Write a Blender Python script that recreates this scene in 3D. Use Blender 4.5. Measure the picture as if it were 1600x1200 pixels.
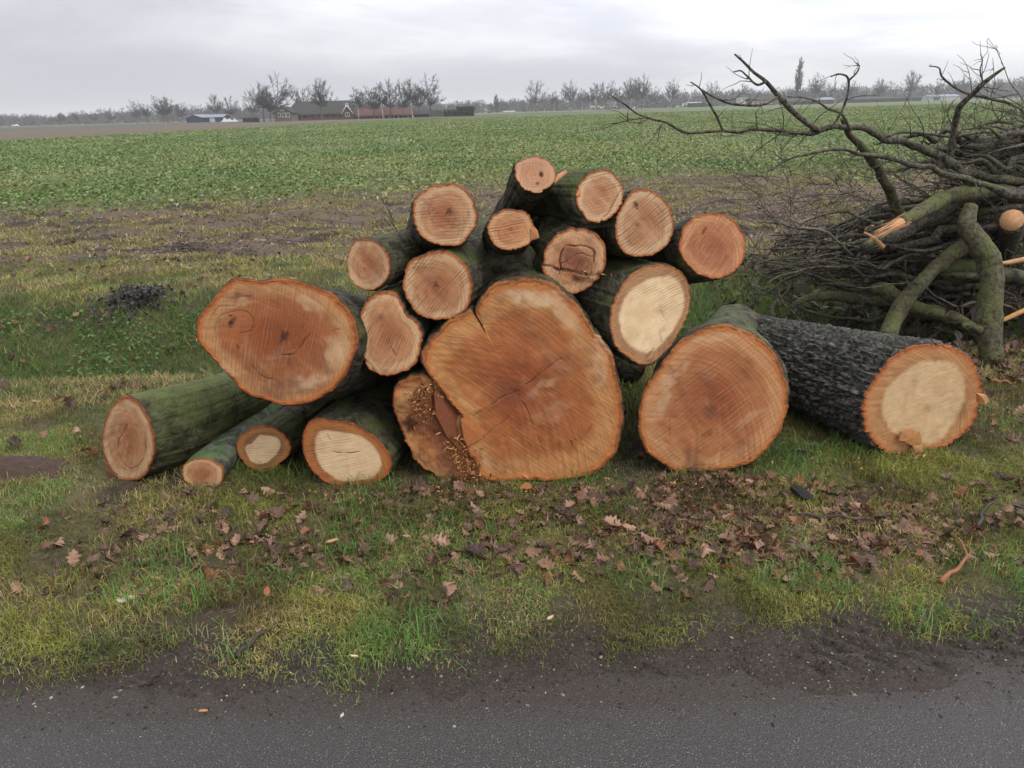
import bpy, math, random
import numpy as np
from mathutils import Matrix, Vector
R = math.radians
sc = bpy.context.scene
for o in list(bpy.data.objects): bpy.data.objects.remove(o)
rng = np.random.default_rng(7)
random.seed(7)

# ------------------------------------------------------------------ camera
PITCH, ROLL, CAMZ = 19.63, 1.62, 1.6
cam = bpy.data.objects.new('camera', bpy.data.cameras.new('camera'))
sc.collection.objects.link(cam)
CR = Matrix.Rotation(R(90 - PITCH), 3, 'X') @ Matrix.Rotation(R(-ROLL), 3, 'Z')
cam.location = (0, 0, CAMZ); cam.rotation_euler = CR.to_euler()
cam.data.sensor_width = 36; cam.data.lens = 27; cam.data.clip_end = 6000; cam.data.clip_start = .05
sc.camera = cam
CRn = np.array(CR)
# ------------------------------------------------------------------ sky
HAZE = .00034
SUN_EL, SUN_AZ = 52, 138          # azimuth clockwise from +Y
w = bpy.data.worlds.new('World'); sc.world = w; w.use_nodes = True
nt = w.node_tree; nt.nodes.clear()
def N(nt, t, **k):
    n = nt.nodes.new(t)
    for a, b in k.items():
        if a.startswith('i_'):
            n.inputs[a[2:]].default_value = b
        else: setattr(n, a, b)
    return n
def L(nt, a, b): nt.links.new(a, b)
out = N(nt, 'ShaderNodeOutputWorld'); bg = N(nt, 'ShaderNodeBackground'); bg.inputs['Strength'].default_value = .1
sky = N(nt, 'ShaderNodeTexSky', sky_type='NISHITA', sun_disc=False)
sky.sun_elevation = R(SUN_EL); sky.sun_rotation = R(SUN_AZ)
tc = N(nt, 'ShaderNodeTexCoord'); sep = N(nt, 'ShaderNodeSeparateXYZ'); L(nt, tc.outputs['Generated'], sep.inputs[0])
def M(nt, op, a, b=None, c=None, clamp=False):
    n = nt.nodes.new('ShaderNodeMath'); n.operation = op; n.use_clamp = clamp
    for i, v in enumerate((a, b, c)):
        if v is None: continue
        if isinstance(v, (int, float)): n.inputs[i].default_value = v
        else: nt.links.new(v, n.inputs[i])
    return n.outputs[0]
def SS(nt, v, a, b):
    n = nt.nodes.new('ShaderNodeMapRange'); n.interpolation_type = 'SMOOTHSTEP'
    nt.links.new(v, n.inputs[0]); n.inputs[1].default_value = a; n.inputs[2].default_value = b
    return n.outputs[0]
def MIX(nt, f, a, b, mode='MIX'):
    n = nt.nodes.new('ShaderNodeMix'); n.data_type = 'RGBA'; n.blend_type = mode
    for i, v in ((0, f), (6, a), (7, b)):
        if isinstance(v, (int, float)): n.inputs[i].default_value = v
        elif isinstance(v, tuple): n.inputs[i].default_value = v if len(v) == 4 else v + (1,)
        else: nt.links.new(v, n.inputs[i])
    return n.outputs[2]
def NOI(nt, vec, scale, detail=4, rough=.55, dist=0, out='Fac'):
    n = nt.nodes.new('ShaderNodeTexNoise'); n.inputs['Scale'].default_value = scale
    n.inputs['Detail'].default_value = detail; n.inputs['Roughness'].default_value = rough; n.inputs['Distortion'].default_value = dist
    if vec is not None: nt.links.new(vec, n.inputs['Vector'])
    return n.outputs[out]
def MAP(nt, vec, sc_=(1, 1, 1), rot=(0, 0, 0), loc=(0, 0, 0)):
    n = nt.nodes.new('ShaderNodeMapping'); n.inputs['Scale'].default_value = sc_; n.inputs['Rotation'].default_value = rot
    n.inputs['Location'].default_value = loc; nt.links.new(vec, n.inputs['Vector']); return n.outputs[0]
mp = MAP(nt, tc.outputs['Generated'], (2.2, 2.2, 9), loc=(3.1, 0, 0))
n1 = NOI(nt, mp, 1.3, 6, .55, .3)
n2 = NOI(nt, MAP(nt, tc.outputs['Generated'], (1, 1, 4.5), loc=(7, 2, 1)), 1.6, 5, .6, .5)
cl = M(nt, 'ADD', M(nt, 'MULTIPLY', n1, .5), M(nt, 'MULTIPLY', n2, .5))
cf = SS(nt, cl, .38, .62)
# overcast: brighter towards the zenith and towards the veiled sun on the right
side = M(nt, 'MULTIPLY_ADD', sep.outputs[0], .95, .42, clamp=True)
up = M(nt, 'MAXIMUM', sep.outputs[2], 0.0)
base = M(nt, 'ADD', M(nt, 'MULTIPLY_ADD', up, 8.5, 6.6), M(nt, 'MULTIPLY', M(nt, 'MULTIPLY', side, SS(nt, up, 0.0, .12)), 6.4))
br = M(nt, 'MULTIPLY', base, M(nt, 'MULTIPLY_ADD', cf, .36, .82))
ccol = MIX(nt, cf, (.945, .96, 1.045), (1, .995, 1.03))
vm = N(nt, 'ShaderNodeVectorMath', operation='SCALE'); L(nt, ccol, vm.inputs[0]); L(nt, br, vm.inputs['Scale'])
L(nt, MIX(nt, .93, sky.outputs[0], vm.outputs[0]), bg.inputs['Color']); L(nt, bg.outputs[0], out.inputs[0])
# ------------------------------------------------------------------ veiled sun
sl = bpy.data.lights.new('sun', 'SUN'); sl.energy = 1.4; sl.angle = R(24); sl.color = (1, .97, .93)
so = bpy.data.objects.new('sun', sl); sc.collection.objects.link(so)
sd = Vector((math.sin(R(SUN_AZ)) * math.cos(R(SUN_EL)), math.cos(R(SUN_AZ)) * math.cos(R(SUN_EL)), math.sin(R(SUN_EL))))
so.rotation_euler = sd.to_track_quat('Z', 'Y').to_euler(); so.location = (0, 0, 30)
sc.view_settings.view_transform = 'Standard'; sc.view_settings.look = 'None'
sc.view_settings.exposure = .08; sc.view_settings.gamma = 1; sc.view_settings.use_curve_mapping = False
sc.render.engine = 'CYCLES'
sc.render.resolution_x = 1024; sc.render.resolution_y = 768
sc.cycles.volume_bounces = 1; sc.cycles.max_bounces = 6

# ------------------------------------------------------------------ helpers
def rays(px):
    px = np.atleast_2d(np.asarray(px, float))
    d = np.stack([(px[:, 0] - 800) / 1200, -(px[:, 1] - 600) / 1200, -np.ones(len(px))], 1)
    return d @ CRn.T
def P(x, y, Y):
    d = rays((x, y))[0]; return d * (Y / d[1]) + (0, 0, CAMZ)
def G(x, y, z=0.):
    d = rays((x, y))[0]; return d * ((z - CAMZ) / d[2]) + (0, 0, CAMZ)
def hor(x): return 194.5 - .0283 * x
def far(x, D):
    p = P(x, hor(x), D); return np.array((p[0], p[1], 0.))
_pt = np.random.default_rng(99).random(8192)
def hsh(i, j, k): return _pt[(i * 73856093 ^ j * 19349663 ^ k * 83492791) & 8191]
def vno(p):
    p = np.asarray(p, float); f = np.floor(p); i = f.astype(np.int64); t = p - f; t = t * t * (3 - 2 * t)
    r = 0
    for a in (0, 1):
        for b in (0, 1):
            for c in (0, 1):
                w_ = (t[:, 0] if a else 1 - t[:, 0]) * (t[:, 1] if b else 1 - t[:, 1]) * (t[:, 2] if c else 1 - t[:, 2])
                r = r + w_ * hsh(i[:, 0] + a, i[:, 1] + b, i[:, 2] + c)
    return r
def fbm(p, o=4, g=.5):
    p = np.asarray(p, float); r = 0; a = 1; s = 0
    for k in range(o):
        r = r + a * vno(p * 2 ** k + k * 17.3); s += a; a *= g
    return r / s
def f2(x, y, s, o=4, z=0.): return fbm(np.stack([x * s, y * s, np.full_like(x, z)], 1), o)
def worley(p):
    p = np.asarray(p, float); f = np.floor(p).astype(np.int64)
    d1 = np.full(len(p), 9.); d2 = np.full(len(p), 9.); 
    for a in (-1, 0, 1):
        for b in (-1, 0, 1):
            for c in (-1, 0, 1):
                q = f + (a, b, c)
                o = np.stack([hsh(q[:, 0], q[:, 1], q[:, 2]), hsh(q[:, 0] + 31, q[:, 1] + 7, q[:, 2]), hsh(q[:, 0], q[:, 1] + 11, q[:, 2] + 57)], 1)
                d = np.sqrt(((q + o - p) ** 2).sum(1))
                m = d < d1; d2 = np.where(m, d1, np.minimum(d2, d)); d1 = np.where(m, d, d1)
    return d1, d2
def sst(x, a, b):
    t = np.clip((x - a) / (b - a), 0, 1); return t * t * (3 - 2 * t)
def mesh_data(name, V, F, attrs=None, uv=None, smooth=True):
    """V (n,3); F list of int arrays (m,k)"""
    me = bpy.data.meshes.new(name)
    if not isinstance(F, (list, tuple)): F = [F]
    F = [np.asarray(f, np.int64) for f in F if len(f)]
    me.vertices.add(len(V)); me.vertices.foreach_set('co', np.asarray(V, np.float32).ravel())
    nl = sum(f.size for f in F); nf = sum(len(f) for f in F)
    me.loops.add(nl); me.polygons.add(nf)
    li = np.concatenate([f.ravel() for f in F]); tot = np.concatenate([np.full(len(f), f.shape[1]) for f in F])
    me.loops.foreach_set('vertex_index', li.astype(np.int32))
    me.polygons.foreach_set('loop_start', np.concatenate([[0], np.cumsum(tot)[:-1]]).astype(np.int32))
    me.polygons.foreach_set('use_smooth', np.full(nf, smooth))
    for k, a in (attrs or {}).items():
        a = np.asarray(a, np.float32)
        if a.ndim == 1: at = me.attributes.new(k, 'FLOAT', 'POINT'); at.data.foreach_set('value', a)
        else: at = me.attributes.new(k, 'FLOAT_VECTOR', 'POINT'); at.data.foreach_set('vector', a.ravel())
    if uv is not None:
        u = me.uv_layers.new(name='UVMap'); u.data.foreach_set('uv', np.asarray(uv, np.float32)[li].ravel())
    me.update(calc_edges=True)
    return me
def org(o):
    v = np.zeros(3)
    while o is not None: v = v + np.array(o.location); o = o.parent
    return v
def obj(name, V, F, mat, parent=None, attrs=None, uv=None, smooth=True, loc=None, label=None):
    V = np.asarray(V, float)
    o_ = org(parent) if parent is not None else np.zeros(3)
    l = np.zeros(3) if loc is None else np.asarray(loc, float)
    me = mesh_data(name, V - o_ - l, F, attrs, uv, smooth)
    me.materials.append(mat)
    o = bpy.data.objects.new(name, me); sc.collection.objects.link(o)
    o.location = l
    if parent is not None: o.parent = parent
    if label: o['label'] = label
    return o
def tag(o, label=None, cat=None, group=None, kind=None):
    if label: o['label'] = label
    if cat: o['category'] = cat
    if group: o['group'] = group
    if kind: o['kind'] = kind
    return o
def thing(name, label, cat, loc, group=None):
    o = bpy.data.objects.new(name, None); sc.collection.objects.link(o); o.location = loc; o.empty_display_size = .2
    return tag(o, label, cat, group)
def copy_tree(o, parent=None):
    c = o.copy(); sc.collection.objects.link(c); c.parent = parent
    for ch in list(o.children): copy_tree(ch, c)
    return c
class Acc:
    """collects pieces into one mesh"""
    def __init__(s): s.V = []; s.F = {}; s.A = []; s.n = 0
    def add(s, V, F, col=None):
        V = np.asarray(V, float)
        for f in (F if isinstance(F, (list, tuple)) else [F]):
            f = np.asarray(f)
            if len(f): s.F.setdefault(f.shape[1], []).append(f + s.n)
        s.V.append(V); s.n += len(V)
        if col is not None: s.A.append(np.broadcast_to(np.asarray(col, float), (len(V), 3)))
    def box(s, lo, hi, col=None, rz=0, piv=None):
        x0, y0, z0 = lo; x1, y1, z1 = hi
        V = np.array([(x0,y0,z0),(x1,y0,z0),(x1,y1,z0),(x0,y1,z0),(x0,y0,z1),(x1,y0,z1),(x1,y1,z1),(x0,y1,z1)], float)
        s.add(V, np.array([(0,3,2,1),(4,5,6,7),(0,1,5,4),(1,2,6,5),(2,3,7,6),(3,0,4,7)]), col)
    def build(s, name, mat, parent=None, smooth=False, rz=0, piv=(0, 0, 0), **k):
        V = np.concatenate(s.V)
        if rz:
            c, sn = math.cos(rz), math.sin(rz); v = V - piv
            V = np.stack([v[:, 0] * c - v[:, 1] * sn, v[:, 0] * sn + v[:, 1] * c, v[:, 2]], 1) + piv
        at = {'col': np.concatenate(s.A)} if s.A else None
        return obj(name, V, [np.concatenate(f) for f in s.F.values()], mat, parent, at, smooth=smooth, **k)
def spline(pts, n, closed=False):
    p = np.asarray(pts, float); m = len(p)
    if closed: q = np.concatenate([p[-1:], p, p[:2]])
    else: q = np.concatenate([2 * p[:1] - p[1:2], p, 2 * p[-1:] - p[-2:-1]])
    segs = m if closed else m - 1
    t = np.linspace(0, segs, segs * 12, endpoint=False) if closed else np.linspace(0, segs, segs * 12 + 1)
    i = np.minimum(t.astype(int), segs - 1); u = (t - i)[:, None]
    a, b, c, d = q[i], q[i + 1], q[i + 2], q[i + 3]
    r = .5 * (2 * b + (c - a) * u + (2 * a - 5 * b + 4 * c - d) * u ** 2 + (3 * b - a - 3 * c + d) * u ** 3)
    rr = np.concatenate([r, r[:1]]) if closed else r
    s = np.concatenate([[0], np.cumsum(np.sqrt((np.diff(rr[:, :3] if rr.shape[1] > 2 else rr, axis=0) ** 2).sum(1)))])
    ts = np.linspace(0, s[-1], n, endpoint=not closed)
    return np.stack([np.interp(ts, s, rr[:, k]) for k in range(rr.shape[1])], 1)
def tube(pts, rad, ns=6, cap=True, bump=0, seed=0):
    pts = np.asarray(pts, float); n = len(pts); rad = np.broadcast_to(np.asarray(rad, float), (n,))
    T = np.gradient(pts, axis=0); T /= np.linalg.norm(T, axis=1)[:, None] + 1e-12
    ref = np.array((0, 0, 1.)) if abs(T[:, 2]).mean() < .8 else np.array((1., 0, 0))
    A = np.cross(T, ref); A /= np.linalg.norm(A, axis=1)[:, None] + 1e-12; B = np.cross(T, A)
    th = np.arange(ns) * 2 * math.pi / ns
    ring = np.cos(th)[None, :, None] * A[:, None] + np.sin(th)[None, :, None] * B[:, None]
    rr = rad[:, None]
    V = pts[:, None] + ring * rr[:, :, None]
    if bump:
        k = fbm(V.reshape(-1, 3) * 18 + seed, 3).reshape(n, ns) - .5
        k2 = fbm(V.reshape(-1, 3) * 5 + seed, 2).reshape(n, ns) - .5
        V = pts[:, None] + ring * (rr * (1 + bump * k + bump * 1.3 * k2))[:, :, None]
    V = V.reshape(-1, 3)
    i = np.arange(n - 1)[:, None] * ns; j = np.arange(ns)[None]
    j2 = (j + 1) % ns
    F = np.stack([i + j, i + j2, i + ns + j2, i + ns + j], -1).reshape(-1, 4)
    Fs = [F]
    if cap:
        V = np.concatenate([V, pts[:1], pts[-1:]]); jj = np.arange(ns)
        Fs.append(np.stack([np.full(ns, n * ns), (jj + 1) % ns, jj], 1))
        Fs.append(np.stack([np.full(ns, n * ns + 1), (n - 1) * ns + jj, (n - 1) * ns + (jj + 1) % ns], 1))
    return V, Fs

# ------------------------------------------------------------------ materials
def newmat(name):
    m = bpy.data.materials.new(name); m.use_nodes = True; nt = m.node_tree
    return m, nt, nt.nodes['Principled BSDF'], nt.nodes['Material Output']
def BUMP(nt, b, h, strength=.5, dist=.01):
    n = nt.nodes.new('ShaderNodeBump'); n.inputs['Strength'].default_value = strength; n.inputs['Distance'].default_value = dist
    nt.links.new(h, n.inputs['Height']); nt.links.new(n.outputs[0], b.inputs['Normal'])
def plain(name, col, rough=.8, var=.25, scale=3):
    m, nt, b, _ = newmat(name); tc = N(nt, 'ShaderNodeTexCoord')
    n = NOI(nt, tc.outputs['Object'], scale, 5)
    L(nt, MIX(nt, n, tuple(c * (1 - var) for c in col), tuple(c * (1 + var) for c in col)), b.inputs['Base Color'])
    b.inputs['Roughness'].default_value = rough; b.inputs['Specular IOR Level'].default_value = .25
    return m
def attrmat(name, rough=.6, spec=.3, trans=0, var=.3, scale=30):
    m, nt, b, o = newmat(name); a = N(nt, 'ShaderNodeAttribute', attribute_name='col')
    tc = N(nt, 'ShaderNodeTexCoord'); n = NOI(nt, tc.outputs['Object'], scale, 3)
    g = M(nt, 'MULTIPLY_ADD', n, 2 * var, 1 - var)
    v = N(nt, 'ShaderNodeVectorMath', operation='SCALE'); L(nt, a.outputs['Vector'], v.inputs[0]); L(nt, g, v.inputs['Scale'])
    L(nt, v.outputs[0], b.inputs['Base Color']); b.inputs['Roughness'].default_value = rough; b.inputs['Specular IOR Level'].default_value = spec
    if trans:
        t = N(nt, 'ShaderNodeBsdfTranslucent'); L(nt, v.outputs[0], t.inputs[0]); mx = N(nt, 'ShaderNodeMixShader'); mx.inputs[0].default_value = trans
        L(nt, b.outputs[0], mx.inputs[1]); L(nt, t.outputs[0], mx.inputs[2]); L(nt, mx.outputs[0], o.inputs[0])
    return m
def barkmat(name, dark, mid, moss, mossamt=.5, scale=22, top=.5, bump=.6, grey=(.13, .13, .115)):
    dark, mid, moss, grey = [tuple(v_ * f_ for v_ in q_) for q_, f_ in ((dark, .65), (mid, .95), (moss, 1.05), (grey, 1.))]
    m, nt, b, _ = newmat(name); tc = N(nt, 'ShaderNodeTexCoord'); ge = N(nt, 'ShaderNodeNewGeometry')
    P_ = ge.outputs['Position']; nz = N(nt, 'ShaderNodeSeparateXYZ'); L(nt, ge.outputs['Normal'], nz.inputs[0])
    n1 = NOI(nt, P_, scale, 8, .65, .4); n2 = NOI(nt, P_, scale * .22, 5, .6, .3); n3 = NOI(nt, P_, scale * 3.5, 4, .6)
    c = MIX(nt, SS(nt, n1, .35, .65), dark, mid)
    mm = SS(nt, M(nt, 'ADD', n2, M(nt, 'MULTIPLY', nz.outputs[2], .12 * top)), .62 - .3 * mossamt, .78 - .3 * mossamt)
    mc = MIX(nt, n1, tuple(x * .6 for x in moss), tuple(x * 1.45 for x in moss))
    c = MIX(nt, M(nt, 'MULTIPLY', mm, M(nt, 'MULTIPLY_ADD', SS(nt, n3, .3, .6), .5, .5)), c, mc)
    c = MIX(nt, M(nt, 'MULTIPLY', SS(nt, NOI(nt, P_, scale * .6, 6, .7), .6, .72), .45), c, grey)
    L(nt, c, b.inputs['Base Color']); b.inputs['Roughness'].default_value = .75; b.inputs['Specular IOR Level'].default_value = .2
    vo = N(nt, 'ShaderNodeTexVoronoi', feature='DISTANCE_TO_EDGE'); vo.inputs['Scale'].default_value = scale * 1.3; L(nt, MIX(nt, .12, P_, NOI(nt, P_, 9, 3, out='Color'), 'ADD'), vo.inputs['Vector'])
    h = M(nt, 'ADD', M(nt, 'MULTIPLY', n1, .7), M(nt, 'MULTIPLY', SS(nt, vo.outputs[0], 0, .18), .25))
    h = M(nt, 'ADD', h, M(nt, 'MULTIPLY', n3, .25))
    BUMP(nt, b, h, bump, .012)
    return m
M_moss = barkmat('mossy bark', (.020, .017, .012), (.085, .074, .048), (.062, .072, .022), .45)
M_green = barkmat('green algae bark', (.03, .028, .018), (.095, .09, .05), (.085, .10, .032), .6, 16)
M_limb = barkmat('olive limb bark', (.070, .060, .036), (.135, .122, .07), (.10, .11, .036), .45, 38, .8, .8)
M_grey = barkmat('dark branch bark', (.026, .022, .018), (.135, .115, .09), (.085, .095, .035), .25, 40, .8, .5, (.26, .24, .21))  # light grey patches painted in as wet highlights
M_black = barkmat('furrowed bark', (.034, .030, .026), (.15, .142, .13), (.075, .085, .045), .18, 40, .4, .9, (.17, .17, .165))
M_leaf = attrmat('dead leaf', .55, .35, .12, .35, 40)
M_grass = attrmat('grass blades', .5, .35, .3, .25, 8)
M_crop = attrmat('crop leaves', .5, .3, .2, .25, 3)
M_chip = attrmat('torn wood', .7, .2, 0, .35, 60)
M_tree = attrmat('far twigs', .9, .1, 0, .2, 1)

def facemat(name, core, mid, sap, rim, pale=(.62, .44, .265), ang=0., saw=.5, sawscale=60, stain=.3, seed=0., pith=(0, 0), swirl=.5):
    rgm = np.random.default_rng(int(seed * 13 + 1)); t_ = rgm.uniform(-1, 1); u_ = rgm.uniform(.9, 1.08)
    core, mid, sap = [(c_[0] * u_, c_[1] * u_ * (1 + .12 * t_), c_[2] * u_ * (1 + .22 * t_)) for c_ in (core, mid, sap)]
    m, nt, b, _ = newmat(name)
    uvn = N(nt, 'ShaderNodeUVMap', uv_map='UVMap'); uv = uvn.outputs[0]
    ar = N(nt, 'ShaderNodeAttribute', attribute_name='rr').outputs['Fac']
    dk = N(nt, 'ShaderNodeAttribute', attribute_name='dk').outputs['Fac']
    pl = N(nt, 'ShaderNodeAttribute', attribute_name='pl').outputs['Fac']
    uvs = MAP(nt, uv, loc=(seed * 3.1, seed * 1.7, seed))
    big = NOI(nt, uvs, 5, 5, .6, .6); med = NOI(nt, uvs, 22, 5, .6, .4); fine = NOI(nt, uvs, 160, 4, .65)
    rn = M(nt, 'ADD', ar, M(nt, 'MULTIPLY_ADD', big, .34, -.17))
    rn = M(nt, 'ADD', rn, M(nt, 'MULTIPLY_ADD', med, .06, -.03))
    c = MIX(nt, SS(nt, rn, .12, .62), core, mid)
    c = MIX(nt, SS(nt, rn, .66, .80), c, sap)
    # growth rings
    pm = MAP(nt, uv, loc=(-pith[0], -pith[1], 0)); ln = N(nt, 'ShaderNodeVectorMath', operation='LENGTH'); L(nt, pm, ln.inputs[0])
    rad = M(nt, 'ADD', M(nt, 'MULTIPLY', ln.outputs['Value'], .5), M(nt, 'MULTIPLY', ar, .12))
    rad = M(nt, 'ADD', rad, M(nt, 'MULTIPLY', big, .03))
    n1d = N(nt, 'ShaderNodeTexNoise', noise_dimensions='1D'); n1d.inputs['Scale'].default_value = 120; n1d.inputs['Detail'].default_value = 4; L(nt, M(nt, 'ADD', rad, seed * 5.), n1d.inputs['W'])
    rg = SS(nt, n1d.outputs['Fac'], .3, .7)
    c = MIX(nt, M(nt, 'MULTIPLY', M(nt, 'MULTIPLY', rg, SS(nt, big, .25, .5)), .7), c, MIX(nt, .5, c, (.12, .035, .015)))
    # broad weathered stain and pale scuffs
    c = MIX(nt, M(nt, 'MULTIPLY', SS(nt, NOI(nt, uvs, 3.2, 6, .65, 1.2), .48, .68), stain), c, (.16, .062, .034))
    c = MIX(nt, M(nt, 'MULTIPLY', SS(nt, NOI(nt, MAP(nt, uvs, (1, 1, 1), loc=(9, 4, 2)), 4, 7, .7, 1.5), .52, .74), .28), c, tuple(x * .78 for x in pale))
    # radial rays
    gr = N(nt, 'ShaderNodeTexGradient', gradient_type='RADIAL'); L(nt, pm, gr.inputs[0])
    cmb = N(nt, 'ShaderNodeCombineXYZ'); L(nt, M(nt, 'MULTIPLY', gr.outputs['Fac'], 60.), cmb.inputs[0]); L(nt, M(nt, 'MULTIPLY', ln.outputs['Value'], 5.), cmb.inputs[1])
    ra = NOI(nt, cmb.outputs[0], 2.2, 4, .7)
    c = MIX(nt, M(nt, 'MULTIPLY', SS(nt, ra, .5, .75), .42), c, tuple(x * 1.0 for x in sap))
    c = MIX(nt, M(nt, 'MULTIPLY', SS(nt, ra, .5, .28), .42), c, (.15, .055, .025))
    # pale fresh core where the attribute says so
    pc = MIX(nt, SS(nt, NOI(nt, uvs, 13, 7, .7, .8), .35, .65), (pale[0] * .93, pale[1] * .87, pale[2] * .80), tuple(min(1, x * 1.08) for x in pale))
    c = MIX(nt, SS(nt, M(nt, 'ADD', pl, M(nt, 'MULTIPLY_ADD', NOI(nt, uvs, 15, 5, .7, .5), 1.1, -.55)), .25, .85), c, pc)
    # saw marks
    su = MAP(nt, uv, rot=(0, 0, ang))
    st = MAP(nt, su, (1, .035, 1)); dn = NOI(nt, su, 3, 3, .5)
    off = N(nt, 'ShaderNodeCombineXYZ'); L(nt, M(nt, 'MULTIPLY', dn, .05), off.inputs[0])
    va = N(nt, 'ShaderNodeVectorMath', operation='ADD'); L(nt, st, va.inputs[0]); L(nt, off.outputs[0], va.inputs[1])
    sw = NOI(nt, va.outputs[0], sawscale * 2.6, 4, .65)
    wv = N(nt, 'ShaderNodeTexWave', bands_direction='X'); wv.inputs['Scale'].default_value = sawscale * .42; wv.inputs['Distortion'].default_value = 1.5; wv.inputs['Detail'].default_value = 3; wv.inputs['Detail Scale'].default_value = .4
    L(nt, va.outputs[0], wv.inputs['Vector'])
    smask = M(nt, 'MULTIPLY', SS(nt, NOI(nt, uvs, 4.5, 3, .5, .4), .4, .62), saw)
    swl = M(nt, 'ADD', M(nt, 'MULTIPLY', sw, .86), M(nt, 'MULTIPLY', wv.outputs['Fac'], .14))
    c = MIX(nt, M(nt, 'MULTIPLY', SS(nt, swl, .52, .36), M(nt, 'MULTIPLY_ADD', smask, .8, .3)), c, MIX(nt, .5, c, (.10, .035, .015)))
    c = MIX(nt, M(nt, 'MULTIPLY', SS(nt, swl, .55, .75), M(nt, 'MULTIPLY_ADD', smask, .6, .16)), c, MIX(nt, .6, c, tuple(min(1, x * 1.15) for x in pale)))
    c = MIX(nt, .3, c, MIX(nt, fine, (.25, .25, .25), (.8, .8, .8)), 'OVERLAY')
    # inner bark and bark at the rim
    rb = M(nt, 'ADD', M(nt, 'ADD', ar, M(nt, 'MULTIPLY_ADD', NOI(nt, uvs, 34, 4, .7), .05, -.025)), M(nt, 'MULTIPLY_ADD', NOI(nt, uvs, 9, 3, .6), .11, -.05))
    c = MIX(nt, M(nt, 'MULTIPLY', SS(nt, rb, .89, .925), .8), c, tuple(x * 1.0 for x in rim))
    c = MIX(nt, SS(nt, rb, .945, .965), c, tuple(x * .62 for x in rim))
    c = MIX(nt, SS(nt, rb, .985, 1.0), c, (.07, .032, .018))
    lt = N(nt, 'ShaderNodeAttribute', attribute_name='lt').outputs['Fac']
    c = MIX(nt, M(nt, 'MULTIPLY', lt, M(nt, 'MULTIPLY_ADD', SS(nt, med, .3, .65), .6, .4)), c, pale)
    c = MIX(nt, dk, c, (.05, .02, .012))
    L(nt, c, b.inputs['Base Color']); b.inputs['Roughness'].default_value = .62; b.inputs['Specular IOR Level'].default_value = .25
    h = M(nt, 'ADD', M(nt, 'MULTIPLY', swl, M(nt, 'MULTIPLY_ADD', smask, .9, .15)), M(nt, 'MULTIPLY', fine, .12))
    h = M(nt, 'ADD', h, M(nt, 'MULTIPLY', M(nt, 'MULTIPLY', SS(nt, rb, .9, 1.), NOI(nt, uvs, 120, 4, .7)), 1.2))
    BUMP(nt, b, h, .7, .004)
    return m
def zt(pts, ox, oy, s): return np.array([(ox + x / s, oy + y / s) for x, y in pts])
z1 = lambda p: zt(p, 140, 400, 3.158)
z2 = lambda p: zt(p, 520, 230, 2.424)
z3 = lambda p: zt(p, 600, 420, 2.424)
z4 = lambda p: zt(p, 1160, 400, 3.334)
z8 = lambda p: zt(p, 1000, 70, 2.182)
# ------------------------------------------------------------------ ground
_a, _b = G(0, 1118), G(1600, 1072)
def road_edge(x): return _a[1] + (_b[1] - _a[1]) * (x - _a[0]) / (_b[0] - _a[0])
YLIP = G(150, 598)[1]
YF0 = G(150, 318)[1]            # near edge of the crop
_c, _d = G(0, 325), G(1100, 274)
def yf(x): return _c[1] + (_d[1] - _c[1]) * (x - _c[0]) / (_d[0] - _c[0])
def ditch(x, y):
    wob = .25 * (f2(x, y, .5, 2) - .5)
    y = y + wob
    d = -.52 * sst(y, YLIP, YLIP + .75) * (1 - sst(y, YLIP + 1.2, YLIP + 3.0))
    return d * (1 - .75 * sst(x, .6, 1.6))
def H(x, y):
    x = np.asarray(x, float); y = np.asarray(y, float)
    e = road_edge(x); t = y - e
    n = f2(x, y, 2.2, 4); n2 = f2(x, y, 9, 3, 5.)
    z = np.zeros_like(x)
    z = z + (n - .5) * .05 + (n2 - .5) * .022
    z = z * sst(t, .25, .8)
    # muddy rim of the road, with slanting tyre lugs
    rim = sst(t, -.02, .10) * (1 - sst(t, .35, .75))
    lug = np.sin((x * 1.0 + (y - e) * 1.6 + .25 * (f2(x, y, 2.5, 2) - .5)) * 46)
    lugm = sst(t, .02, .12) * (1 - sst(t, .26, .5)) * sst(x, -.35, .35) * sst(f2(x, y, 3, 2, 9.), .3, .55)
    edge = -.022 + .034 * sst(t + .28 * (f2(x, y, 5, 5, 3.) - .5), -.06, .14) + rim * ((f2(x, y, 14, 4, 2.) - .5) * .035 + (f2(x, y, 45, 3, 4.) - .5) * .016) + -lugm * np.clip(lug, 0, 1) ** 2 * .038
    z = z + np.where(t < .8, edge * (1 - sst(t, .3, .8)), 0)
    z = z + ditch(x, y)
    ms = sst(y, YLIP + 4.0, YLIP + 5.2) * (1 - sst(y, 40, 80))
    z = z + ms * ((f2(x, y * 2.2, 1.6, 5, 8.) - .5) * .30)
    # a gentle roll far away keeps the field from being a billiard table
    return z
ys = np.concatenate([np.linspace(-6, 1.45, 10), np.arange(1.5, 3.2, .0135), np.arange(3.2, 4.6, .025), np.arange(4.6, 9, .04), np.geomspace(9, 45, 130), np.geomspace(46, 3200, 60)])
us = np.linspace(-1, 1, 361)
us = np.sign(us) * (np.abs(us) * .72 + .28 * np.abs(us) ** 3)
wd = np.where(ys < 1.5, 2.9 + 0 * ys, 1.15 * ys + 1.2)
X = us[None] * wd[:, None]; Y = np.repeat(ys[:, None], len(us), 1)
x, y = X.ravel(), Y.ravel(); z = H(x, y)
nr, nc = X.shape; i = np.arange(nr - 1)[:, None] * nc; j = np.arange(nc - 1)[None]
F = np.stack([i + j, i + j + 1, i + nc + j + 1, i + nc + j], -1).reshape(-1, 4)
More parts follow.
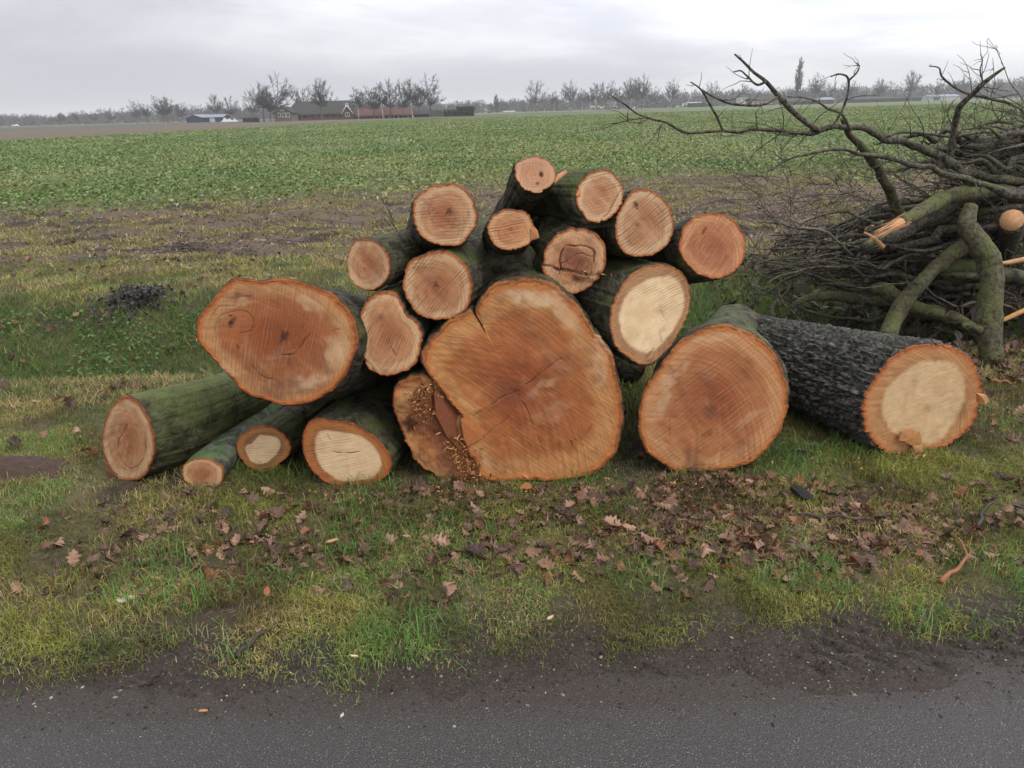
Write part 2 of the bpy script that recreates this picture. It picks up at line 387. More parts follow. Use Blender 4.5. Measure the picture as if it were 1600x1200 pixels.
def grassmask(x, y):
    t = y - road_edge(x)
    g = f2(x, y, 1.7, 4, 1.); g2 = f2(x, y, 5.5, 3, 2.)
    edge = sst(t + .5 * (g - .5) + .3 * (g2 - .5) - .15 * sst(x, -.3, 1.) , .02, .26)
    patch = sst(g * .55 + g2 * .45, .30, .44)
    near = edge * (.2 + .8 * patch)
    wob = f2(x, y, .35, 3, 6.)
    midg = 1 - sst(y + 2.0 * (wob - .5), YLIP + 3.9, YLIP + 4.9)
    return near * midg
def cropmask(x, y):
    return sst(y + 5 * (f2(x, y, .25, 4, 12.) - .5), yf(x) - 2.2, yf(x) + 2.0)
gm = grassmask(x, y); fm = cropmask(x, y)
mudt = 1 - sst(y - road_edge(x) + .25 * (f2(x, y, 4, 4, 8.) - .5), .2, .6)
m, nt, b, _ = newmat('ground soil and turf')
ge = N(nt, 'ShaderNodeNewGeometry'); PO = ge.outputs['Position']
A = lambda n: N(nt, 'ShaderNodeAttribute', attribute_name=n).outputs['Fac']
n1 = NOI(nt, PO, 3, 8, .65, .3); n2 = NOI(nt, PO, 25, 6, .65); n3 = NOI(nt, PO, 110, 4, .7); n4 = NOI(nt, MAP(nt, PO, (1, 2.6, 1)), .55, 8, .7, .6)
soil = MIX(nt, SS(nt, n2, .3, .7), (.020, .014, .010), (.065, .046, .032))
straw = MIX(nt, n3, (.10, .075, .042), (.21, .165, .10))
turf = MIX(nt, SS(nt, n2, .3, .7), (.038, .034, .014), (.10, .088, .032))  # turf colour darkened to deepen the shade between grass blades
turf = MIX(nt, M(nt, 'MULTIPLY', SS(nt, n1, .5, .7), .6), turf, straw)
strip = MIX(nt, SS(nt, n4, .44, .54), (.022, .015, .011), (.090, .062, .042))
strip = MIX(nt, M(nt, 'MULTIPLY', SS(nt, NOI(nt, PO, 60, 3, .7), .55, .66), .8), strip, (.25, .19, .13))
strip = MIX(nt, M(nt, 'MULTIPLY', SS(nt, NOI(nt, MAP(nt, PO, (1, 1.8, 1), loc=(4, 4, 4)), 1.1, 8, .7, .5), .50, .60), .5), strip, (.11, .10, .032))
fieldf = MIX(nt, SS(nt, n4, .38, .62), (.070, .098, .030), (.105, .130, .046))
fieldf = MIX(nt, M(nt, 'MULTIPLY', SS(nt, NOI(nt, PO, 5, 6, .75), .5, .72), .55), fieldf, (.065, .085, .034))
fieldf = MIX(nt, M(nt, 'MULTIPLY', SS(nt, NOI(nt, MAP(nt, PO, (1, 2.5, 1), loc=(5, 2, 2)), .05, 6, .65), .5, .68), .5), fieldf, (.10, .115, .045))
c = MIX(nt, A('strip'), MIX(nt, A('gm'), soil, turf), strip)
c = MIX(nt, A('fm'), c, fieldf)
c = MIX(nt, A('mud'), c, MIX(nt, SS(nt, n3, .3, .7), (.017, .012, .009), (.050, .037, .028)))
spk = N(nt, 'ShaderNodeTexVoronoi', feature='F1'); spk.inputs['Scale'].default_value = 70; L(nt, PO, spk.inputs['Vector'])
sp = M(nt, 'MULTIPLY', M(nt, 'LESS_THAN', spk.outputs['Distance'], .16), M(nt, 'MULTIPLY', A('mud'), M(nt, 'GREATER_THAN', NOI(nt, PO, 37, 2), .52)))
c = MIX(nt, M(nt, 'MULTIPLY', sp, .8), c, (.27, .24, .2))
L(nt, c, b.inputs['Base Color']); L(nt, M(nt, 'MULTIPLY_ADD', A('mud'), -.22, .85), b.inputs['Roughness']); b.inputs['Specular IOR Level'].default_value = .3
h = M(nt, 'ADD', M(nt, 'MULTIPLY', n2, 1.), M(nt, 'MULTIPLY', n3, .5)); BUMP(nt, b, h, .8, .012)
stripm = sst(y + 2.0 * (f2(x, y, .35, 3, 6.) - .5), YLIP + 3.9, YLIP + 4.9)
go = obj('ground', np.stack([x, y, z], 1), F, m, attrs={'gm': gm, 'fm': fm, 'mud': mudt, 'strip': stripm}); tag(go, kind='structure')

# wet asphalt lane, a sheet the muddy rim rises out of
m, nt, b, _ = newmat('worn asphalt')
PO = N(nt, 'ShaderNodeNewGeometry').outputs['Position']
n1 = NOI(nt, PO, 2.2, 6, .6); n2 = NOI(nt, PO, 190, 4, .75); n5 = NOI(nt, PO, 18, 5, .7)
c = MIX(nt, SS(nt, n2, .35, .65), (.014, .0128, .0125), (.064, .058, .055))
c = MIX(nt, M(nt, 'MULTIPLY', SS(nt, n5, .5, .75), .35), c, (.05, .04, .033))
v = N(nt, 'ShaderNodeTexVoronoi'); v.inputs['Scale'].default_value = 230; L(nt, PO, v.inputs['Vector'])
hs = N(nt, 'ShaderNodeSeparateColor'); L(nt, v.outputs['Color'], hs.inputs[0])
rad = M(nt, 'MULTIPLY', hs.outputs[1], .36)
g = M(nt, 'MULTIPLY', M(nt, 'LESS_THAN', v.outputs['Distance'], rad), M(nt, 'GREATER_THAN', hs.outputs[0], .3))
fe = N(nt, 'ShaderNodeAttribute', attribute_name='film').outputs['Fac']
c = MIX(nt, SS(nt, M(nt, 'ADD', fe, M(nt, 'MULTIPLY_ADD', n5, .9, -.45)), .35, .75), c, MIX(nt, SS(nt, n2, .3, .7), (.017, .013, .010), (.05, .038, .030)))
c = MIX(nt, M(nt, 'MULTIPLY', g, M(nt, 'MULTIPLY_ADD', fe, -.35, .75)), c, MIX(nt, hs.outputs[2], (.10, .09, .08), (.34, .33, .30)))
L(nt, c, b.inputs['Base Color'])
L(nt, M(nt, 'MULTIPLY_ADD', SS(nt, n1, .4, .65), .18, .42), b.inputs['Roughness']); b.inputs['Specular IOR Level'].default_value = .45
hh = M(nt, 'ADD', v.outputs['Distance'], n2); BUMP(nt, b, hh, .6, .004)
xs = np.linspace(-14, 14, 60); V = []; 
FE = []
for yy, e_ in ((-3.4, None), (-1, None), (1., None), (-.25, 0.), (-.06, .5), (.06, 1.), (.16, 1.)):
    for xx in xs: V.append((xx, yy if e_ is None else road_edge(xx) + yy, 0.0)); FE.append(e_ or 0.)
F = [(a * 60 + k, a * 60 + k + 1, a * 60 + 61 + k, a * 60 + 60 + k) for a in range(6) for k in range(59)]
tag(obj('road', V, np.array(F), m, attrs={'film': np.array(FE)}), kind='structure')

# stubble and bare soil beyond the crop, up to the farm
m, nt, b, _ = newmat('stubble field'); PO = N(nt, 'ShaderNodeNewGeometry').outputs['Position']
nn = NOI(nt, MAP(nt, PO, (1, .35, 1)), .06, 6, .6); 
at = N(nt, 'ShaderNodeAttribute', attribute_name='t').outputs['Fac']
c = MIX(nt, SS(nt, M(nt, 'ADD', at, M(nt, 'MULTIPLY_ADD', nn, .5, -.25)), .3, .62), (.085, .060, .032), (.045, .042, .024))
c = MIX(nt, SS(nt, at, .85, .95), c, (.075, .095, .035))
L(nt, c, b.inputs['Base Color']); b.inputs['Roughness'].default_value = .9
edge = [(-120, 228), (0, 221), (130, 214), (250, 207.5), (370, 200.5), (500, 193.2), (590, 188.6), (660, 185.2), (745, 182.0), (850, 178.2), (960, 174.3), (1060, 171)]
V = []; T = []; n = 0
E = spline(edge, 120)
for k, (px, py) in enumerate(E):
    p0 = G(px, py + .25 * math.sin(k * 1.7) + .2 * math.sin(k * .63))
    D1 = max(p0[1] * 1.06, 700 if px > 400 else 560)
    if px > 700: D1 = p0[1] * (1.5 - .44 * (px - 700) / 360)
    for q, s_ in enumerate(np.linspace(0, 1, 9)):
        D = p0[1] * (D1 / p0[1]) ** s_
        V.append((p0[0] * D / p0[1], D, .05)); T.append(s_)
F = [(k * 9 + q, (k + 1) * 9 + q, (k + 1) * 9 + q + 1, k * 9 + q + 1) for k in range(119) for q in range(8)]
o = obj('stubble_field', V, np.array(F), m, attrs={'t': np.array(T)}); tag(o, kind='structure')
# ------------------------------------------------------------------ logs
def poly_r(th, P2):
    """radius of closed 2D polygon P2 (about 0) at angles th"""
    a = np.arctan2(P2[:, 1], P2[:, 0]); r = np.hypot(P2[:, 0], P2[:, 1]); o = np.argsort(a)
    a = a[o]; r = r[o]; a = np.concatenate([a - 2 * math.pi, a, a + 2 * math.pi]); r = np.tile(r, 3)
    return np.interp(th, a, r)
def segd(p, a, b):
    ab = b - a; t = np.clip(((p - a) @ ab) / (ab @ ab + 1e-12), 0, 1); return np.linalg.norm(p - a - t[:, None] * ab, axis=1)
def face_bark(root, px, Y0, d, length, taper, fm, bm, n=180, nr=48, nrm=None, bend=(0, 0, 0), pale=None, cracks=(), blobs=(), lights=(), star=None, rough=.010,
              seed=0, barkamp=.006, rings=36, ridged=False, back=None, lab_face=None, name='cut_face', relief=.0015, center=None, flare=0, bark=True):
    px = np.asarray(px, float)
    op = spline(px, n, True)
    c2 = op.mean(0) if center is None else np.array(center, float)
    d = np.array(d, float); d /= np.linalg.norm(d)
    nn = -d if nrm is None else np.array(nrm, float); nn /= np.linalg.norm(nn)
    c3 = P(c2[0], c2[1], Y0)
    def toplane(q):
        r = rays(q); t = ((c3 - (0, 0, CAMZ)) @ nn) / (r @ nn); return r * t[:, None] + (0, 0, CAMZ)
    Vx = np.cross((0, 0, 1), nn); Vx /= np.linalg.norm(Vx); Vy = np.cross(nn, Vx)
    O = toplane(op) - c3; o2 = np.stack([O @ Vx, O @ Vy], 1)
    Rm = np.hypot(*o2.T).mean()
    # ragged rim
    k = np.arange(n)
    jag = (fbm(np.stack([o2[:, 0] * 26 + seed, o2[:, 1] * 26, np.full(n, seed)], 1), 4) - .5) * 2
    jag2 = (fbm(np.stack([o2[:, 0] * 90 + seed, o2[:, 1] * 90, np.full(n, seed + 3.)], 1), 3) - .5) * 2
    nrm2 = o2 / np.hypot(*o2.T)[:, None]
    o2 = o2 + nrm2 * (jag * rough * 1.1 + jag2 * rough * 1.1)[:, None]
    rs = np.concatenate([np.linspace(0, .9, nr - 14), np.linspace(.9, 1, 15)[1:]])
    uv = (o2[None] * rs[:, None, None]).reshape(-1, 2); rr = np.repeat(rs, n)
    dk = np.zeros(len(uv)); rel = (fbm(np.stack([uv[:, 0] * 9, uv[:, 1] * 9, np.full(len(uv), seed)], 1), 4) - .5) * relief * 5
    def pp(q): q = toplane(np.atleast_2d(q)) - c3; return np.stack([q @ Vx, q @ Vy], 1)
    warp = np.stack([vno(np.c_[uv * 30, rr * 0]) - .5, vno(np.c_[uv * 30, rr * 0 + 7]) - .5], 1) * .022
    for cr in cracks:
        pts, wpx, s = cr[0], cr[1], cr[2]
        q = spline(pp(pts), 14) if len(pts) > 2 else pp(pts)
        wd_ = wpx * c3[1] / 1200
        dd = np.min([segd(uv + warp * .5, q[a], q[a + 1]) for a in range(len(q) - 1)], axis=0)
        v = (1 - sst(dd, wd_ * .15, wd_)) * np.clip(fbm(np.c_[uv * 28, rr * 0 + 9], 3) * 2.6 - .55, .1, 1); dk = np.maximum(dk, v * s); rel -= v * s * .006
    for (bx, by, br, s) in blobs:
        q = pp((bx, by))[0]; dd = np.linalg.norm(uv + warp * 1.2 - q, axis=1)
        v = (1 - sst(dd, br * .3 * c3[1] / 1200, br * c3[1] / 1200)) * (.35 + .9 * fbm(np.c_[uv * 60, rr * 0 + 3], 3)); dk = np.maximum(dk, np.clip(v * s, 0, 1))
    if star is not None:
        sx, sy, sr, s = star; q = pp((sx, sy))[0]; w_ = uv + warp * .6 - q; th = np.arctan2(w_[:, 1], w_[:, 0]); dd = np.linalg.norm(w_, axis=1) / (sr * c3[1] / 1200)
        arm = fbm(np.stack([np.cos(th) * 2.6, np.sin(th) * 2.6, np.full(len(th), seed + 1.)], 1), 4)
        v = np.clip(1 - dd / (.25 + 1.9 * np.clip(arm - .35, 0, 1)), 0, 1); dk = np.maximum(dk, sst(v, 0, .6) * s)
    lt = np.zeros(len(uv))
    for (bx, by, bw, bh, ba, s) in lights:
        q = pp((bx, by))[0]; w_ = uv + warp * 1.5 - q; ca, sa = math.cos(ba), math.sin(ba); k_ = c3[1] / 1200
        e_ = np.hypot((w_[:, 0] * ca + w_[:, 1] * sa) / (bw * k_), (-w_[:, 0] * sa + w_[:, 1] * ca) / (bh * k_)); lt = np.maximum(lt, (1 - sst(e_, .35, 1.)) * s)
    pl = np.zeros(len(uv))
    if pale is not None:
        q = spline(pale, 80, True); qq = pp(q); cc = qq.mean(0); w_ = uv - cc
        rp = poly_r(np.arctan2(w_[:, 1], w_[:, 0]), qq - cc); pl = 1 - sst(np.linalg.norm(w_, axis=1) / rp, .84, 1.14)
    lip = sst(rs, .965, 1.) ** 2
    dep = rel * (rr < .99) - np.repeat(lip, n) * .007 + (rr > .93) * (fbm(np.c_[uv * 110, rr * 0 + 1], 3) - .5) * .008
    V = c3 + uv[:, :1] * Vx + uv[:, 1:] * Vy + dep[:, None] * nn
    i = np.arange(nr - 1)[:, None] * n; j = np.arange(n)[None]; j2 = (j + 1) % n
    F = np.stack([i + j, i + n + j, i + n + j2, i + j2], -1).reshape(-1, 4)
    # outward winding: make normals follow nn
    a, b_, c_ = V[F[n * 20, 0]], V[F[n * 20, 1]], V[F[n * 20, 2]]
    if np.cross(b_ - a, c_ - a) @ nn < 0: F = F[:, ::-1]
    obj(name, V, F, fm, root, {'rr': rr, 'dk': dk, 'pl': pl, 'lt': lt}, uv=uv + seed * .37, label=lab_face)
    if not bark: return c3, o2, Vx, Vy
    # bark body
    ts = np.linspace(0, 1, rings); bend = np.array(bend, float)
    o2s = o2.copy()
    circ = nrm2 * Rm
    VV = []; 
    rimback = V[-n:]
    for t in ts:
        mixf = sst(t, 0, 1.) * .6
        s_ = (1 + (taper - 1) * t) * (1 + flare * (1 - sst(t, 0, .3)))
        q = (o2s * (1 - mixf) + circ * mixf) * s_
        VV.append(c3 + d * length * t + bend * t * t + q[:, :1] * Vx + q[:, 1:] * Vy - nn * .007 * (1 if t == 0 else 0))
    VV = np.array(VV); B = VV.reshape(-1, 3)
    cen = np.repeat(np.array([c3 + d * length * t + bend * t * t for t in ts]), n, 0)
    out = B - cen; out -= (out @ d)[:, None] * d; out /= np.linalg.norm(out, axis=1)[:, None]
    tt = np.repeat(ts, n); ang_ = np.tile(np.arctan2(o2[:, 1], o2[:, 0]), rings)
    if ridged:
        q = np.stack([np.cos(ang_) * Rm / .027, np.sin(ang_) * Rm / .027, tt * length / .095], 1)
        q = q + 1.1 * np.stack([fbm(q * .8 + 5, 3) - .5, fbm(q * .8 + 9, 3) - .5, fbm(q * .8 + 1, 3) - .5], 1) * 2
        e1, e2 = worley(q); h = sst(e2 - e1, .02, .38) * .020 + (fbm(q * 2.2, 3) - .5) * .016 - .012 + (fbm(q * .25, 3) - .5) * .04
    else:
        h = (fbm(B * 14 + seed, 4) - .5) * 2 * barkamp + (fbm(B * 4 + seed, 2) - .5) * 4 * barkamp
    h = h * sst(tt, 0, .03 if not ridged else .012)
    B = B + out * h[:, None]
    if ridged: B[B[:, 2] < -.02, 2] = -.02
    i = np.arange(rings - 1)[:, None] * n
    F = np.stack([i + j, i + j2, i + n + j2, i + n + j], -1).reshape(-1, 4)
    a, b_, c_ = B[F[0, 0]], B[F[0, 1]], B[F[0, 2]]
    if np.cross(b_ - a, c_ - a) @ out[0] < 0: F = F[:, ::-1]
    ec = cen[-1]; B = np.concatenate([B, [ec]]); jj = np.arange(n); base = (rings - 1) * n
    cap = np.stack([base + jj, base + (jj + 1) % n, np.full(n, len(B) - 1)], 1)
    obj('bark', B, [F, cap], bm, root)
    return c3, o2, Vx, Vy

CO = dict(core=(.29, .074, .023), mid=(.39, .132, .046), sap=(.53, .26, .105), rim=(.42, .13, .035))
COm = dict(core=(.37, .135, .058), mid=(.48, .23, .105), sap=(.60, .36, .19), rim=(.40, .125, .038))
COp = dict(core=(.50, .29, .16), mid=(.26, .115, .042), sap=(.38, .165, .055), rim=(.36, .105, .028))
def flogs(name, label, px, d, length, taper, Y0=None, bot=None, bm=M_moss, col=CO, cat='log', mk={}, pith=None, seed=1, group=None, **k):
    px = np.asarray(px, float)
    c2 = px.mean(0)
    if Y0 is None:
        gb = G(*bot, z=-.015); Y0 = gb[1] + .0
        # plane through the ground point: depth at the face centre
        dd = np.array(d, float); nn = -dd / np.linalg.norm(dd) if k.get('nrm') is None else np.array(k['nrm'], float)
        r = rays(c2)[0]; t = ((gb - (0, 0, CAMZ)) @ nn) / (r @ nn); Y0 = (r * t)[1]
    f = facemat(name + ' cut end %d' % seed, seed=seed, **col, **mk)
    c3 = P(c2[0], c2[1], Y0)
    root = thing('log', label, cat, (c3[0], c3[1], 0), group)
    face_bark(root, px, Y0, d, length, taper, f, bm, seed=seed * 1.37, **k)
    return root
GP = 'sawn logs stacked on the verge'
# ---- bottom row, left to right
flogs('log', 'thick mossy log with a narrow upright oval cut end at the far left', z1([(190,690),(240,720),(285,790),(312,860),(322,930),(315,1000),(290,1060),(255,1100),(190,1115),(130,1095),(85,1030),(62,950),(60,880),(75,810),(105,745),(145,700)]),
      (.66, .60, -.03), .92, .80, bot=(200, 752), bm=barkmat('green oak bark', (.025, .024, .014), (.10, .095, .052), (.075, .09, .028), .6, 15), col=COm, mk=dict(saw=.15, stain=.5, swirl=1), seed=1, group=GP, bend=(-.32, .25, 0), nrm=(-.42, -.9, .0),
      cracks=[(z1([(190,830),(150,900),(140,980),(200,1055),(260,1010),(278,930),(250,850),(195,825)]), 1.6, .5)], blobs=[(*z1([(75,1010)])[0], 9, .6)], star=(*z1([(190,965)])[0], 7, .6), rough=.004, nr=60)
r = flogs('log', 'thin greenish log with the smallest cut end, bottom left of the pile', z1([(540,998),(600,1005),(645,1035),(660,1065),(655,1110),(620,1145),(560,1155),(500,1135),(460,1100),(452,1060),(470,1025)]),
      (.02, 1, 0), .95, .8, bot=(320, 766), bm=barkmat('smooth grey green bark', (.06, .065, .045), (.16, .165, .125), (.06, .11, .03), .45, 20, .5, .3), col=COm, mk=dict(saw=.8, sawscale=80, ang=.9, stain=.15), seed=2, group=GP, bend=(.13, 0, .03), nrm=(-.2, -.95, .1), rough=.004, n=120, nr=44)
flogs('log', 'small mossy log with a cream centre in an orange ring, under the wide log', z1([(860,835),(920,850),(965,880),(992,930),(985,980),(950,1020),(905,1055),(860,1068),(800,1055),(755,1015),(725,970),(722,930),(740,890),(790,855)]),
      (.30, .95, 0), .9, .95, Y0=3.33, col=COp, mk=dict(saw=.6, ang=1.5, stain=.1), seed=3, group=GP, nrm=(-.1, -1, .05), pale=z1([(850,880),(930,900),(938,950),(900,1000),(850,1028),(800,1015),(775,980),(770,940),(805,920),(830,890)]), rough=.005, n=140, nr=50)
flogs('log', 'wide oval log with large cream heart on the ground just left of the giant one', z1([(1110,800),(1200,810),(1290,825),(1360,860),(1420,905),(1470,960),(1492,1010),(1480,1070),(1440,1110),(1380,1130),(1290,1147),(1200,1137),(1130,1100),(1080,1040),(1050,970),(1045,910),(1065,850)]),
      (.22, .97, 0), 1.3, .92, bot=(543, 763), col=COp, mk=dict(saw=.5, ang=1.35, stain=.1), seed=4, group=GP, nrm=(-.05, -1, .03), pale=z1([(1140,862),(1230,865),(1320,880),(1390,925),(1430,980),(1440,1040),(1400,1090),(1330,1110),(1240,1110),(1170,1070),(1125,1010),(1112,930)]),
      cracks=[(z1([(1210,965),(1280,970),(1335,965)]), 1.2, .8), (z1([(1175,880),(1187,903)]), 2, .7), (z1([(1265,1065),(1300,1100)]), 1, .5)], rough=.006)
# ---- the giant
Ux = z3([(378,232),(362,190),(345,165),(350,130),(385,85),(430,50),(500,30),(580,30),(640,55),(690,90),(735,130),(765,180),(795,230),(832,270),(862,320),(882,380),(900,450),(908,520),(908,590),(895,660),(870,710),(830,755),(780,787),(720,800),(640,808),(540,806),(430,810),(372,800),(345,745),(318,700),(300,655),(287,605),(292,557),(262,525),(235,490),(200,440),(160,395),(137,340),(150,290),(195,240),(250,195),(322,152),(345,185)])
gU = G(830, 757, -.015); YU = gU[1]
fU = facemat('giant cut end', (.285, .066, .019), (.375, .115, .034), (.50, .215, .072), (.44, .155, .045), saw=.22, sawscale=40, ang=-.9, stain=.35, seed=5, pith=(-.02, -.02))
c3 = P(835, 600, YU)
U = thing('log', 'giant heart-shaped log with a broken hollow lobe, largest of the pile', 'log', (c3[0], c3[1], 0), GP)
face_bark(U, Ux, YU, (.02, 1, 0), 1.5, .9, fU, M_moss, n=380, nr=104, seed=5.3, rough=.006, center=z3([(510, 460)])[0], nrm=(0, -1, .02),
   cracks=[(z3([(340,556),(400,518),(450,485),(510,460)]), 1.4, .6), (z3([(510,480),(545,545),(575,620),(600,680),(612,715)]), 1.8, .5), (z3([(540,440),(600,390),(670,340)]), 2, .55), (z3([(320,672),(380,630),(450,580),(500,520)]), 1.2, .4),
           (z3([(706,655),(712,705)]), 2, .85), (z3([(700,700),(745,650),(785,590)]), 1.3, .4), (z3([(372,235),(366,180),(350,160)]), 3, .6), (z3([(690,240),(715,262)]), 2, .3)],
   lights=[(*z3([(560,110)])[0], 70, 16, -.12, .75), (*z3([(690,180)])[0], 42, 17, -.95, .6), (*z3([(820,330)])[0], 14, 70, 0, .35), (*z3([(600,445)])[0], 40, 12, .6, .3), (*z3([(640,540)])[0], 50, 20, .4, .18), (*z3([(400,730)])[0], 14, 20, .0, .25)],
   blobs=[(*z3([(495,455)])[0], 26, .35), (*z3([(620,355)])[0], 14, .35), (*z3([(440,110)])[0], 14, .35), (*z3([(800,415)])[0], 10, .35), (*z3([(570,600)])[0], 10, .25)], star=(*z3([(500,455)])[0], 12, .5), relief=.003)
Vx_ = z3([(62,430),(105,402),(155,400),(200,425),(250,490),(300,560),(330,640),(370,720),(400,800),(345,812),(285,806),(222,795),(150,757),(110,712),(80,650),(50,570),(32,510),(35,460)])
fV = facemat('broken lobe face', (.28, .075, .022), (.36, .12, .036), (.46, .20, .07), (.36, .12, .035), saw=.15, stain=.5, seed=6)
face_bark(U, Vx_, YU + .022, (.02, 1, 0), 1.3, .9, fV, M_moss, n=220, nr=70, seed=6.1, rough=.010, nrm=(0.05, -1, .05), name='broken_lobe', relief=.013,
   blobs=[(*z3([(100,590)])[0], 22, .95), (*z3([(215,490)])[0], 16, 1.), (*z3([(70,520)])[0], 9, .6), (*z3([(240,740)])[0], 30, .55), (*z3([(130,700)])[0], 20, .4)], cracks=[(z3([(180,400),(190,470),(215,530),(260,600),(300,660)]), 5, .9)])
def splinters(root, spots, n, size, dirv, Yd, seed, mat=M_chip, name='splinter'):
    """bundle of torn fibres: each spike its own tapered prism, one part"""
    rg = np.random.default_rng(seed); a = Acc()
    for _ in range(n):
        cx, cy = spots[rg.integers(len(spots))]; p = P(cx + rg.normal(0, size[0]), cy + rg.normal(0, size[1]), Yd + rg.uniform(-.03, .05))
        dv = np.array(dirv) * .6 + rg.normal(0, .6, 3); dv /= np.linalg.norm(dv); ln = rg.uniform(.008, size[2]); w_ = rg.uniform(.002, size[3])
        V, F = tube([p, p + dv * ln * .6 + rg.normal(0, .003, 3), p + dv * ln], [w_, w_ * .8, w_ * .15], 4)
        t = rg.random(); a.add(V, F, np.array((.36, .155, .058)) * (.3 + 1.0 * t) + np.array((.10, .08, .04)) * (t > .75))
    o = a.build(name, mat, root); return tag(o, kind='stuff')
splinters(U, z3([(140,500),(150,470),(125,520),(155,545),(110,490),(165,450)]), 420, (7, 9, .022, .0045), (.1, -.5, -.3), YU + .012, 3)
splinters(U, z3([(310,715),(335,745),(290,700),(330,770),(320,800),(350,790),(270,690),(250,660)]), 520, (9, 13, .030, .005), (.2, -.6, -.1), YU + .012, 4)
# inner wall of the hollow and the loose wedge
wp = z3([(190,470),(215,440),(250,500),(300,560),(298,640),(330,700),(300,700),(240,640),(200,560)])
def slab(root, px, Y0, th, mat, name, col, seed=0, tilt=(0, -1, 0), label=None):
    px = np.asarray(px); n = len(px); nn = np.array(tilt, float); nn /= np.linalg.norm(nn); c3 = P(*px.mean(0), Y0); r = rays(px)
    V0 = r * (((c3 - (0, 0, CAMZ)) @ nn) / (r @ nn))[:, None] + (0, 0, CAMZ)
    rg = np.random.default_rng(seed); V0 = V0 + rg.normal(0, .003, V0.shape); V1 = V0 - nn * th; c0 = V0.mean(0) + nn * .004
    V = np.concatenate([V0, V1, [c0], [c0 - nn * th]]); j = np.arange(n); j2 = (j + 1) % n
    F = [np.stack([j, j2, j2 + n, j + n], 1)]; T = np.concatenate([np.stack([j2, j, np.full(n, 2 * n)], 1), np.stack([j + n, j2 + n, np.full(n, 2 * n + 1)], 1)])
    if root is None: return obj(name, V - 0, F + [T], mat, None, {'col': np.tile(col, (len(V), 1))}, smooth=False, loc=c0, label=label)
    return obj(name, V, F + [T], mat, root, {'col': np.tile(col, (len(V), 1))}, smooth=False, label=label)
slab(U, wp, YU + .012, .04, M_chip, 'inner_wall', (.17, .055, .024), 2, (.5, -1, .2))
slab(U, z3([(285,570),(330,550),(350,558),(385,615),(370,640),(318,672),(300,640)]), YU - .006, .03, M_chip, 'wedge', (.36, .13, .042), 3, (.1, -1, .1))
slab(U, z3([(185,478),(225,482),(230,490),(190,494)]), YU + .02, .02, M_chip, 'wood_flake', (.50, .22, .10), 4)
# ---- wide log at left, resting on the bottom row
flogs('log', 'very wide smooth orange log with a dark star heart resting on the small logs', z1([(700,108),(760,112),(850,120),(960,112),(1060,130),(1130,152),(1200,185),(1260,240),(1300,300),(1325,370),(1325,440),(1305,510),(1270,580),(1215,650),(1130,710),(1030,742),(940,738),(860,715),(790,690),(730,650),(690,600),(640,545),(590,490),(545,440),(523,400),(523,330),(545,280),(600,220),(645,165)]),
      (.30, 1, -.33), 1.05, .82, Y0=YU - .03, bm=M_moss, col=CO, mk=dict(saw=.35, sawscale=50, ang=.25, stain=.75), seed=7, group=GP, nrm=(-.05, -1, .04), n=280, nr=80,
      cracks=[(z1([(945,485),(1000,480),(1050,440),(1082,388)]), 1.8, .7), (z1([(800,540),(840,585),(910,608)]), 1.5, .6), (z1([(590,370),(600,300),(650,250),(720,240)]), 1.5, .45), (z1([(615,400),(625,330),(680,280),(760,270),(810,320),(800,370),(740,380)]), 1.5, .45), (z1([(640,200),(720,205),(800,195)]), 2, .35), (z1([(1180,380),(1230,362),(1290,385)]), 1.2, .4)],
      lights=[(*z1([(1090,240)])[0], 30, 14, -.5, .45), (*z1([(1220,470)])[0], 26, 34, -.4, .55), (*z1([(1100,620)])[0], 44, 16, .35, .5), (*z1([(760,220)])[0], 34, 9, .05, .35), (*z1([(690,560)])[0], 30, 10, -.8, .35)],
      blobs=[(*z1([(705,320)])[0], 7, 1), (*z1([(683,297)])[0], 4, 1), (*z1([(733,443)])[0], 5, 1), (*z1([(805,340)])[0], 5, .6), (*z1([(700,345)])[0], 4, .9), (*z1([(1045,352)])[0], 3, .8), (*z1([(720,200)])[0], 12, .35)], star=(*z1([(962,395)])[0], 17, .85), rough=.005, pith=None)
# ---- upright oval, between
flogs('log', 'pear-shaped upright log wedged between the wide log and the giant one', z2([(190,540),(230,545),(262,580),(285,630),(320,660),(341,710),(335,760),(320,810),(285,845),(230,865),(170,862),(125,825),(108,760),(102,690),(105,640),(120,590),(150,555)]),
      (.1, 1, -.05), 1.1, .92, Y0=YU + .02, col=COm, mk=dict(saw=.75, sawscale=75, ang=.5, stain=.25), seed=8, group=GP, nrm=(0, -1, .02), blobs=[(*z2([(185,645)])[0], 10, .35)], star=(*z2([(183,650)])[0], 6, .5), cracks=[(z2([(215,735),(235,790)]), 1, .6), (z2([(120,800),(160,845)]), 3, .5)], rough=.007)
flogs('log', 'small round log at the left end of the second row, above the pear-shaped one', z2([(100,348),(150,350),(190,375),(212,420),(218,460),(205,500),(175,530),(130,543),(90,530),(65,500),(50,450),(52,410),(70,370)]),
      (.45, 1, -.05), .8, .9, Y0=YU + .04, col=COm, mk=dict(saw=.6, sawscale=80, ang=.5, stain=.5), seed=9, group=GP, nrm=(-.25, -1, .05), star=(*z2([(122,458)])[0], 5, .5), rough=.005, n=140, nr=50)
flogs('log', 'round log with slanting saw grooves touching the upper left of the giant one', z2([(400,392),(450,400),(495,435),(520,480),(532,530),(520,580),(500,620),(460,645),(410,655),(360,650),(315,630),(285,590),(265,540),(270,480),(290,430),(340,405)]),
      (.38, 1, 0), 1.1, .9, Y0=YU + .03, col=COm, mk=dict(saw=1., sawscale=60, ang=.75, stain=.35), seed=10, group=GP, nrm=(-.1, -1, .05), star=(*z2([(392,518)])[0], 9, .7), rough=.005)
